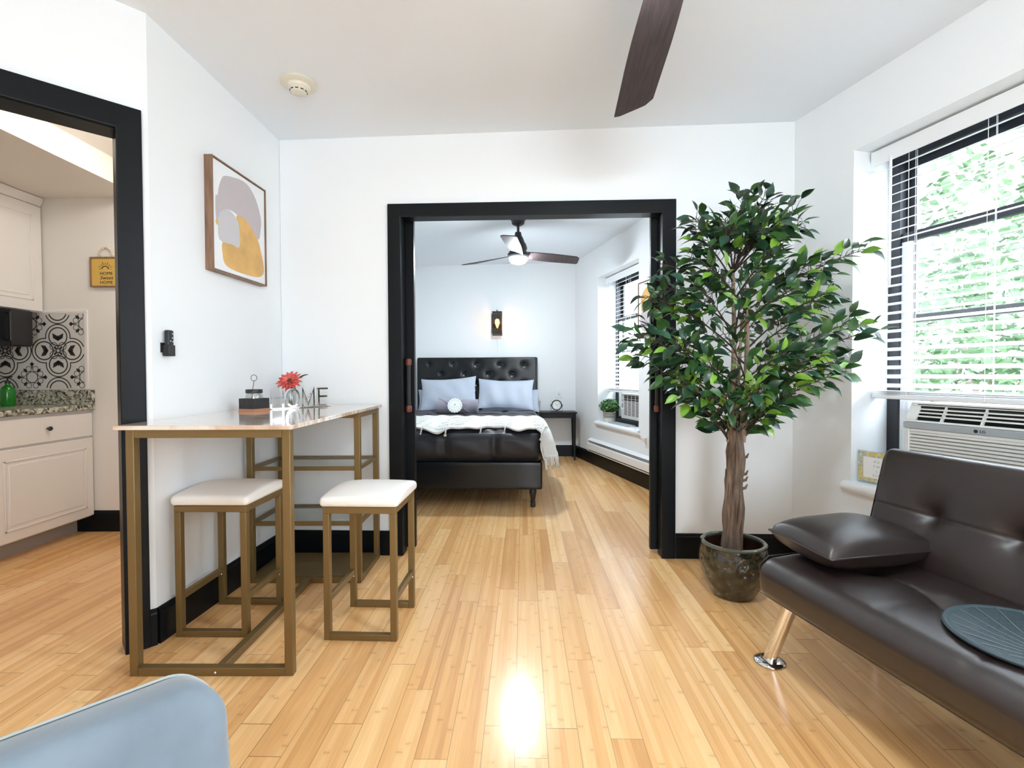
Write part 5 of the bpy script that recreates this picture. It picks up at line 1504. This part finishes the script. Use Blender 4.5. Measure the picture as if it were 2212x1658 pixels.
for dx, z, dy, n, li in tips:
    e_ = Vector((dx, dy, z - 0.146))
    hz = math.hypot(dx, dy)
    st = stems[rt.randrange(2) if e_.z < 1.45 else 0]
    z_root = max(0.52, min(st[-1][2] - 0.02, e_.z - (0.30 * hz + 0.12)))
    root = min(st, key=lambda q: abs(q[2] - z_root)); root = Vector(root)
    mid = root.lerp(e_, 0.5) + Vector((0, 0, 0.05 + 0.04 * hz)); 
    def bz(q): return root * (1 - q) ** 2 + mid * (2 * q * (1 - q)) + e_ * q * q
    P_ = [bz(i / 8) for i in range(9)]
    tg.tube(P_, [0.0048 * (1 - 0.7 * i / 8) for i in range(9)], 5)
    up = Vector((0, 0, 1))
    n = int(n * 1.7)
    for i in range(n):
        q = 0.30 + 0.70 * (i + rt.random()) / n if hz > 0.15 else 0.15 + 0.85 * (i + rt.random()) / n
        b = bz(min(1, q)); dr = (bz(min(1, q + 0.02)) - bz(max(0, q - 0.05))).normalized()
        a = 2.4 * i + rt.uniform(-0.5, 0.5)
        perp = dr.cross(up).normalized() if abs(dr.z) < 0.98 else Vector((1, 0, 0))
        p2 = perp.cross(dr).normalized()
        off = (perp * math.cos(a) + p2 * math.sin(a))
        tw_ = b + off * rt.uniform(0.012, 0.055) + dr * rt.uniform(0.0, 0.03)
        tg.tube([b, b.lerp(tw_, 0.6) + Vector((0, 0, 0.004)), tw_], [0.0018, 0.0013, 0.001], 4)
        ld = (dr * rt.uniform(0.45, 1.0) + off * rt.uniform(0.2, 0.9) + Vector((rt.uniform(-.25, .25), rt.uniform(-.25, .25), rt.uniform(-0.45, 0.22))))
        L_ = rt.uniform(0.058, 0.086); w = L_ * rt.uniform(0.22, 0.29)
        x = rt.random()
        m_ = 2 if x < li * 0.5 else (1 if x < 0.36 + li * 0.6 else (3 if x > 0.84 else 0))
        nrm = (up * rt.uniform(0.5, 1.1) + Vector((rt.uniform(-.7, .5), rt.uniform(-1.3, .2), 0))).normalized()
        if tw_.y + FP.y > 2.77: tw_.y = 2.77 - FP.y
        tipx = tw_.x + ld.normalized().x * L_ + FP.x + 0.01; wx = 1.624 + 0.25 * (2.835 - (tw_.y + FP.y)) - 0.03
        if tipx > wx: tw_.x -= tipx - wx
        leaf(lg, tw_, ld, nrm, L_, w, m_); nleaf += 1
lg.m = 0
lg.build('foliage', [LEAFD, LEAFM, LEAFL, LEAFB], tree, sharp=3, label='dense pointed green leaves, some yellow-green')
# hanging bare twig
P_ = [Vector((-0.005, -0.03, 0.66)), Vector((-0.05, -0.05, 0.70)), Vector((-0.11, -0.07, 0.76)), Vector((-0.16, -0.08, 0.82)), Vector((-0.17, -0.08, 0.87))]
tg.tube(P_, 0.003, 5)
for p in P_: tg.tube([p, p + Vector((0.008, -0.004, 0.018)), p + Vector((0.004, -0.004, 0.028))], 0.0012, 4)
tg.build('twigs', TWIG, tree, sharp=2)

# ------------------------------------------------------------------ card holder on the window sill
t = thing('card_holder', (*on_r(WX + 0.012, 0.030), WZ0 + 0.004), ang_r + 0.06, 'clear acrylic stand with a yellow flower card at the window sill corner', 'sign')
g = G(); g.box(0, 0.19, 0.0, 0.002, 0, 0.162); g.box(0, 0.19, 0.0, 0.045, 0, 0.003); g.build('acrylic_stand', SHELFG, t, smooth=False)
g = G(); g.box(0.003, 0.187, -0.0012, -0.0004, 0.012, 0.158); cd = g.build('flower_card', mat('pale_green_print', (0.50, 0.52, 0.42), 0.6, vary=0.35, vscale=90), t, smooth=False)
g = G()
for (x, z, rr_) in ((0.012, 0.075, 0.012), (0.014, 0.055, 0.014), (0.012, 0.035, 0.013), (0.06, 0.152, 0.012), (0.09, 0.150, 0.014), (0.12, 0.150, 0.013), (0.03, 0.018, 0.012), (0.07, 0.016, 0.012), (0.11, 0.018, 0.013), (0.15, 0.02, 0.012), (0.175, 0.06, 0.013), (0.176, 0.1, 0.014), (0.15, 0.148, 0.012)):
    x = max(rr_ * 0.85 + 0.003, min(0.187 - rr_ * 0.85, x)); z = max(0.012 + rr_ * 0.8, min(0.158 - rr_ * 0.8, z))
    P_ = [(x + rr_ * (0.8 + 0.2 * math.cos(6 * a)) * math.cos(a) * 0.95, z + rr_ * (0.8 + 0.2 * math.cos(6 * a)) * math.sin(a) * 0.8) for a in [2 * PI * k / 30 for k in range(30)]]
    g.prism_xz(P_[::-1], -0.0016, -0.0012)
g.build('printed_flowers', mat('yellow_print', (0.72, 0.52, 0.10), 0.6, vary=0.3, vscale=120), cd, smooth=False)
g = G(); g.box(0.030, 0.160, -0.0022, -0.0016, 0.030, 0.132); wc = g.build('white_panel', PAPER, cd, smooth=False)
for z, s_ in ((0.112, 'A U'), (0.088, 'T W'), (0.064, 'I'), (0.044, 'E I D')):
    text('lettering', s_, 0.017, ACG, wc, (0.095, -0.0024, z), (PI / 2, 0, 0), extrude=0.0002)

# ------------------------------------------------------------------ kitchen
KA = PI / 2
# base cabinets run along the left side; fronts face +x at x = -2.90
def base_cabinet(y0, y1, label):
    t = thing('base_cabinet', (-2.92, y0, 0), 0, label, 'cabinet', None)
    w = y1 - y0
    g = G(); g.box(-0.655, 0.0, 0.0, w, 0.11, 0.845); g.build('cabinet_body', CABW, t, bevel=0.001)
    g = G(); g.box(-0.655, -0.10, 0.0, w, 0.0, 0.11); g.build('toe_kick', CABS, t)
    def front(z0, z1, nm, raised=True):
        g = G(); g.box(0.0, 0.018, 0.004, w - 0.004, z0, z1); d = g.build(nm, CABW, t, bevel=0.004)
        if raised:
            e = 0.062
            g = G()
            for a in ((e, w - e, z1 - e - 0.012, z1 - e), (e, w - e, z0 + e, z0 + e + 0.012), (e, e + 0.012, z0 + e, z1 - e), (w - e - 0.012, w - e, z0 + e, z1 - e)):
                g.box(0.017, 0.0225, a[0], a[1], a[2], a[3])
            g.build('panel_moulding', CABW, d, bevel=0.003)
            g = G(); g.prism_yz([(e + 0.03, z0 + e + 0.03), (w - e - 0.03, z0 + e + 0.03), (w - e - 0.03, z1 - e - 0.03), (e + 0.03, z1 - e - 0.03)], 0.016, 0.0215); g.build('raised_panel', CABW, d, bevel=0.005)
        return d
    front(0.118, 0.655, 'door')
    dr = front(0.668, 0.828, 'drawer', False)
    g = G(); g.M = Matrix.Translation((0.018, w / 2, 0.752)) @ Matrix.Rotation(PI / 2, 4, 'Y')
    g.lathe([(0.0, 0.026), (0.010, 0.026), (0.0145, 0.020), (0.013, 0.013), (0.006, 0.008), (0.006, 0.0)], 20, cap=False); g.build('knob', BLACKM, dr)
    return t
base_cabinet(2.725, 3.392, 'white raised-panel base cabinet with a black drawer knob beside the kitchen back wall')
base_cabinet(2.055, 2.722, 'white raised-panel base cabinet nearer the kitchen doorway, mostly out of view')
g = G(); g.box(-0.68, 0.03, 0.0, 1.345, 0.0, 0.036); o = g.build('worktop', GRAN, bevel=0.006); o.location = (-2.915, 2.05, 0.847)
tag(o, 'speckled green-grey granite worktop over the kitchen base cabinets', 'worktop')
g = G(); g.box(0.0, 0.695, -0.02, 0.0, 0.0, 0.100); o = g.build('worktop_upstand', GRAN, bevel=0.002); o.location = (-3.585, KY - 0.001, 0.8835)
tag(o, 'low granite upstand along the kitchen back wall under the patterned tiles', 'upstand')
t = thing('wall_cabinet', (-3.245, 2.70, 0), 0, 'white raised-panel wall cabinet hung above the black microwave', 'cabinet')
g = G(); g.box(-0.33, 0, 0, 0.692, 1.515, 2.262); g.build('cabinet_body', CABW, t, bevel=0.001)
g = G(); g.box(0.0, 0.019, 0.004, 0.688, 1.52, 2.235); d = g.build('door', CABW, t, bevel=0.004)
g = G(); e = 0.07
for a in ((e, 0.692 - e, 2.235 - e - 0.012, 2.235 - e), (e, 0.692 - e, 1.52 + e, 1.52 + e + 0.012), (e, e + 0.012, 1.52 + e, 2.235 - e), (0.692 - e - 0.012, 0.692 - e, 1.52 + e, 2.235 - e)): g.box(0.018, 0.0235, *a)
g.build('panel_moulding', CABW, d, bevel=0.003)
g = G(); g.box(0.017, 0.0225, e + 0.03, 0.692 - e - 0.03, 1.52 + e + 0.03, 2.235 - e - 0.03); g.build('raised_panel', CABW, d, bevel=0.005)
g = G(); g.prism_xz([(0.0, 2.24), (0.012, 2.24), (0.03, 2.27), (0.03, 2.296), (0.0, 2.296)][::-1], 0.0, 0.692); g.build('crown_moulding', CABW, t)
t = thing('microwave', (-3.20, 2.66, 1.275), 0, 'black microwave hanging under the white wall cabinet', 'microwave')
g = G(); g.box(-0.375, 0.0, 0.0, 0.615, 0.0, 0.237); g.build('body', BLACK, t, bevel=0.004)
g = G(); g.box(0.0, 0.02, 0.005, 0.46, 0.005, 0.232); g.build('door', BLACK, t, bevel=0.003)
g = G(); g.box(0.0, 0.014, 0.47, 0.61, 0.005, 0.232); g.build('control_panel', BLACKM, t, bevel=0.002)
g = G(); g.tube([(0.045, 0.435, 0.03), (0.045, 0.435, 0.21)], 0.008, 10); g.tube([(0.02, 0.435, 0.035), (0.045, 0.435, 0.035)], 0.006, 8); g.tube([(0.02, 0.435, 0.205), (0.045, 0.435, 0.205)], 0.006, 8); g.build('handle', BLACKM, t)

# patterned wall tiles
TX0, TX1, TZ0, TZ1 = -3.588, -2.925, 0.985, 1.535
t = thing('tile_backsplash', (TX0, KY - 0.0005, TZ0), 0, 'black and white patterned tile backsplash with a white edge strip in the kitchen', 'tiles')
tw_, th_ = TX1 - TX0 - 0.022, TZ1 - TZ0 - 0.022
g = G(); g.box(0, tw_, -0.010, 0, 0, th_); tl_ = g.build('tiles', mat('white_tile', (0.60, 0.58, 0.55), 0.3), t, smooth=False)
g = G(); g.box(0, tw_ + 0.022, -0.012, 0, th_, th_ + 0.022); g.box(tw_, tw_ + 0.022, -0.012, 0, 0, th_); g.build('edge_strip', CABW, t, bevel=0.003)
g = G()
def inside(x, z): return 0.002 < x < tw_ - 0.002 and 0.002 < z < th_ - 0.002
def arc(cx, cz, r, wd, test=None, a0=0, a1=2 * PI, n=40):
    for k in range(n):
        b0 = a0 + (a1 - a0) * k / n; b1 = a0 + (a1 - a0) * (k + 1) / n; bm = (b0 + b1) / 2
        if test and not test(cx + r * math.cos(bm), cz + r * math.sin(bm)): continue
        q = []
        for rr_, b in ((r - wd / 2, b0), (r + wd / 2, b0), (r + wd / 2, b1), (r - wd / 2, b1)):
            q.append((cx + rr_ * math.cos(b), cz + rr_ * math.sin(b)))
        if not all(inside(*p) for p in q): continue
        g.face([g.pt((p[0], -0.0104, p[1])) for p in q])
def diamond(cx, cz, a, L_, w):
    d = (math.cos(a), math.sin(a)); n_ = (-d[1], d[0])
    q = [(cx, cz), (cx + d[0] * L_ * 0.55 + n_[0] * w, cz + d[1] * L_ * 0.55 + n_[1] * w), (cx + d[0] * L_, cz + d[1] * L_), (cx + d[0] * L_ * 0.55 - n_[0] * w, cz + d[1] * L_ * 0.55 - n_[1] * w)]
    if all(inside(*p) for p in q): g.face([g.pt((p[0], -0.0104, p[1])) for p in q])
PRD = 0.366
qx, qz = -3.195 + 0.065 - TX0, 1.08 + 0.20 - TZ0 - 0.025
for ix in (-1, 0, 1):
    for iz in (-1, 0, 1):
        ox, oz = qx + ix * PRD, qz + iz * PRD
        lobes = [(ox + 0.096 * math.cos(a), oz + 0.096 * math.sin(a), a) for a in (0, PI / 2, PI, 3 * PI / 2)]
        for R_ in (0.084,):
            for cx_, cz_, a in lobes:
                arc(cx_, cz_, R_, 0.007, lambda x, z, cc=(cx_, cz_), LL=lobes: not any((x - q[0]) ** 2 + (z - q[1]) ** 2 < R_ ** 2 - 1e-6 for q in LL if (q[0], q[1]) != cc))
        for cx_, cz_, a in lobes:
            arc(cx_, cz_, 0.062, 0.008)
            for da, s_ in ((-0.62, 0.9), (0, 0.5), (0.62, 0.9)):
                sx, sz = cx_ - 0.030 * math.cos(a), cz_ - 0.030 * math.sin(a)
                diamond(sx, sz, a + da, 0.062 * s_ + 0.01, 0.015)
            arc(ox + 0.033 * math.cos(a + PI / 4) * 1.25, oz + 0.033 * math.sin(a + PI / 4) * 1.25, 0.026, 0.005)
            diamond(ox + 0.012 * math.cos(a + PI / 4), oz + 0.012 * math.sin(a + PI / 4), a + PI / 4, 0.032, 0.009)
        # flowers between the quatrefoils
        fx_, fz_ = ox + PRD / 2, oz + PRD / 2
        arc(fx_, fz_, 0.038, 0.006)
        for k in range(8):
            a = k * PI / 4
            arc(fx_ + 0.062 * math.cos(a + PI / 8), fz_ + 0.062 * math.sin(a + PI / 8), 0.018, 0.004)
            if k % 2 == 0:
                diamond(fx_ + 0.05 * math.cos(a), fz_ + 0.05 * math.sin(a), a, 0.05, 0.006)
                diamond(fx_ + 0.075 * math.cos(a), fz_ + 0.075 * math.sin(a), a, 0.03, 0.016)
            else:
                diamond(fx_ + 0.045 * math.cos(a), fz_ + 0.045 * math.sin(a), a, 0.04, 0.012)
g.build('printed_pattern', INK, tl_, smooth=False, label='black printed scroll pattern')

t = thing('soap_bottle', (-3.29, 3.20, 0.883), 0, 'green soap bottle standing on the kitchen worktop', 'bottle')
g = G(); g.lathe([(0, 0), (0.034, 0), (0.037, 0.006), (0.037, 0.10), (0.030, 0.125), (0.012, 0.14), (0.012, 0.152), (0, 0.152)], 24, cap=False); g.build('bottle_body', GREENG, t)
g = G(); g.lathe([(0, 0.150), (0.014, 0.150), (0.014, 0.168), (0, 0.168)], 16, cap=False); g.tube([(0, 0, 0.165), (0, 0, 0.19), (0.03, 0, 0.192)], 0.005, 8); g.build('pump', BLACKM, t)

# small yellow sign on the kitchen wall
t = thing('wall_sign', (-2.893, KY, 1.690), 0, 'small yellow square sign reading HOME Sweet HOME hung by a beaded loop in the kitchen', 'sign')
g = G(); S2 = 0.205
for a in ((0, S2, 0, 0.008), (0, S2, S2 - 0.008, S2), (0, 0.008, 0.008, S2 - 0.008), (S2 - 0.008, S2, 0.008, S2 - 0.008)): g.box(a[0], a[1], -0.022, 0, a[2], a[3])
g.build('sign_frame', WOODF, t)
g = G(); g.box(0.008, S2 - 0.008, -0.014, -0.001, 0.008, S2 - 0.008); yp = g.build('yellow_board', YELLOW, t)
for z, s_, sz, sh in ((0.092, 'HOME', 0.030, 0), (0.062, 'Sweet', 0.034, 0.35), (0.030, 'HOME', 0.030, 0)):
    text('lettering', s_, sz, INK, yp, (S2 / 2 + 0.006, -0.0145, z), (PI / 2, 0, 0), shear=sh, spacing=1.08)
g = G()
arcp = [(S2 / 2 + 0.022 * math.cos(a), -0.0148, 0.122 + 0.020 * math.sin(a)) for a in [PI * k / 12 for k in range(13)]]
g.tube(arcp, 0.0028, 6)
for k in range(9):
    a = PI * k / 8; r0_, r1_ = 0.030, (0.052 if k % 2 else 0.044)
    g.tube([(S2 / 2 + r0_ * math.cos(a), -0.0148, 0.122 + r0_ * math.sin(a)), (S2 / 2 + r1_ * math.cos(a), -0.0148, 0.122 + r1_ * math.sin(a))], 0.0013, 5)
g.build('sun_drawing', INK, yp)
g = G()
for k in range(15):
    a = PI * k / 14
    g.sphere((S2 / 2 + 0.045 * math.cos(a), -0.01, S2 + 0.006 + 0.060 * math.sin(a)), 0.0078 if k % 2 else 0.006, 8, 6)
g.build('beaded_loop', BEADW, t)

# kitchen ceiling lamp
t = thing('kitchen_light', (-1.98, 2.72, KC), 0, 'flush round ceiling light in the kitchen', 'light')
g = G(); g.lathe([(0.0, 0), (0.14, 0), (0.14, -0.018), (0.0, -0.018)][::-1], 28, cap=False); g.build('base_plate', WHITE, t)
g = G(); g.lathe([(0.0, -0.125), (0.05, -0.118), (0.095, -0.09), (0.12, -0.05), (0.125, -0.018)], 28, cap=False); g.build('diffuser', LAMPK, t)

# ------------------------------------------------------------------ outside the windows
g = G(); g.prism([(3.2, -12), (30, -12), (30, 30), (1.5, 30), (1.3, 7)], -3.2, -3.0); g.build('street_ground', GRASSY, smooth=False, kind='structure')
def street_tree(x, y, zb, R_, H_, seed, label):
    r_ = random.Random(seed)
    t = thing('street_tree', (x, y, -3.0), 0, label, 'tree', 'trees outside the windows')
    g = G(); g.tube([(0, 0, 0), (0.1, 0, zb + 1.5), (0, 0.1, zb + 3.0 + H_ * 0.5)], [0.16, 0.12, 0.05], 10)
    for k in range(9):
        a = k * 2.4; g.tube([(0.05, 0, zb + 2.4 + 0.2 * k), (R_ * 0.6 * math.cos(a), R_ * 0.6 * math.sin(a), zb + 3 + 0.35 * k)], [0.05, 0.02], 6)
    g.build('trunk', TREEB, t)
    g = G()
    blobs = [(Vector((r_.gauss(0, R_ * 0.42), r_.gauss(0, R_ * 0.42), zb + 3.0 + r_.uniform(-0.1, 1) * H_)), r_.uniform(0.35, 0.75)) for _ in range(46)]
    for c, br in blobs:
        for _ in range(120):
            d = Vector((r_.gauss(0, 1), r_.gauss(0, 1), r_.gauss(0, 0.8))).normalized() * br * r_.uniform(0.5, 1)
            p = c + d; n_ = Vector((r_.uniform(-1, 1), r_.uniform(-1, 1), r_.uniform(0, 1.2))).normalized()
            s_ = r_.uniform(0.045, 0.085); a = n_.cross(Vector((0.3, 0.9, 0.1))).normalized(); b = n_.cross(a)
            idx = [g.pt(p + a * s_), g.pt(p + b * s_ * 0.6), g.pt(p - a * s_), g.pt(p - b * s_ * 0.6)]; g.face(idx)
    g.build('foliage', TREEL, t, smooth=False)
street_tree(5.4, 4.9, -0.4, 1.7, 4.0, 1, 'leafy green tree outside the big window, nearest the glass')
street_tree(8.2, 9.4, -0.8, 1.9, 4.4, 2, 'leafy green tree behind the nearest street tree outside the big window')
street_tree(9.6, 3.2, -0.6, 1.7, 3.6, 3, 'leafy green street tree at the far end of the big window view')
def house(x0, x1, y0, y1, h, m_, label, nx, nz):
    t = thing('house', (x0, y0, -3.0), 0, label, 'building')
    g = G(); g.box(0, x1 - x0, 0, y1 - y0, 0, h); g.build('wall', m_, t, smooth=False)
    g = G(); g.box(-0.15, x1 - x0 + 0.15, -0.15, y1 - y0 + 0.15, h, h + 0.25); g.build('cornice', STUCCO, t)
    for i in range(nx):
        for k in range(nz):
            y = (y1 - y0) * (i + 0.5) / nx; z = 1.0 + (h - 1.2) * (k + 0.1) / nz
            g = G(); g.box(-0.04, 0.02, y - 0.5, y + 0.5, z, z + 1.5); w = g.build('window', WHITE, t, bevel=0.01)
            g = G(); g.box(-0.05, -0.035, y - 0.42, y + 0.42, z + 0.08, z + 1.42); g.build('pane', mat('dark_pane', (0.02, 0.03, 0.04), 0.1) if 'dark_pane' not in MATS else MATS['dark_pane'], w, smooth=False)
house(13.5, 20, 1.0, 13.0, 5.2, BRICK, 'red brick house across the street seen through the big window', 5, 2)
house(3.4, 9.5, 13.5, 20.0, 8.0, STUCCO, 'pale stucco house seen through the bedroom window', 3, 3)
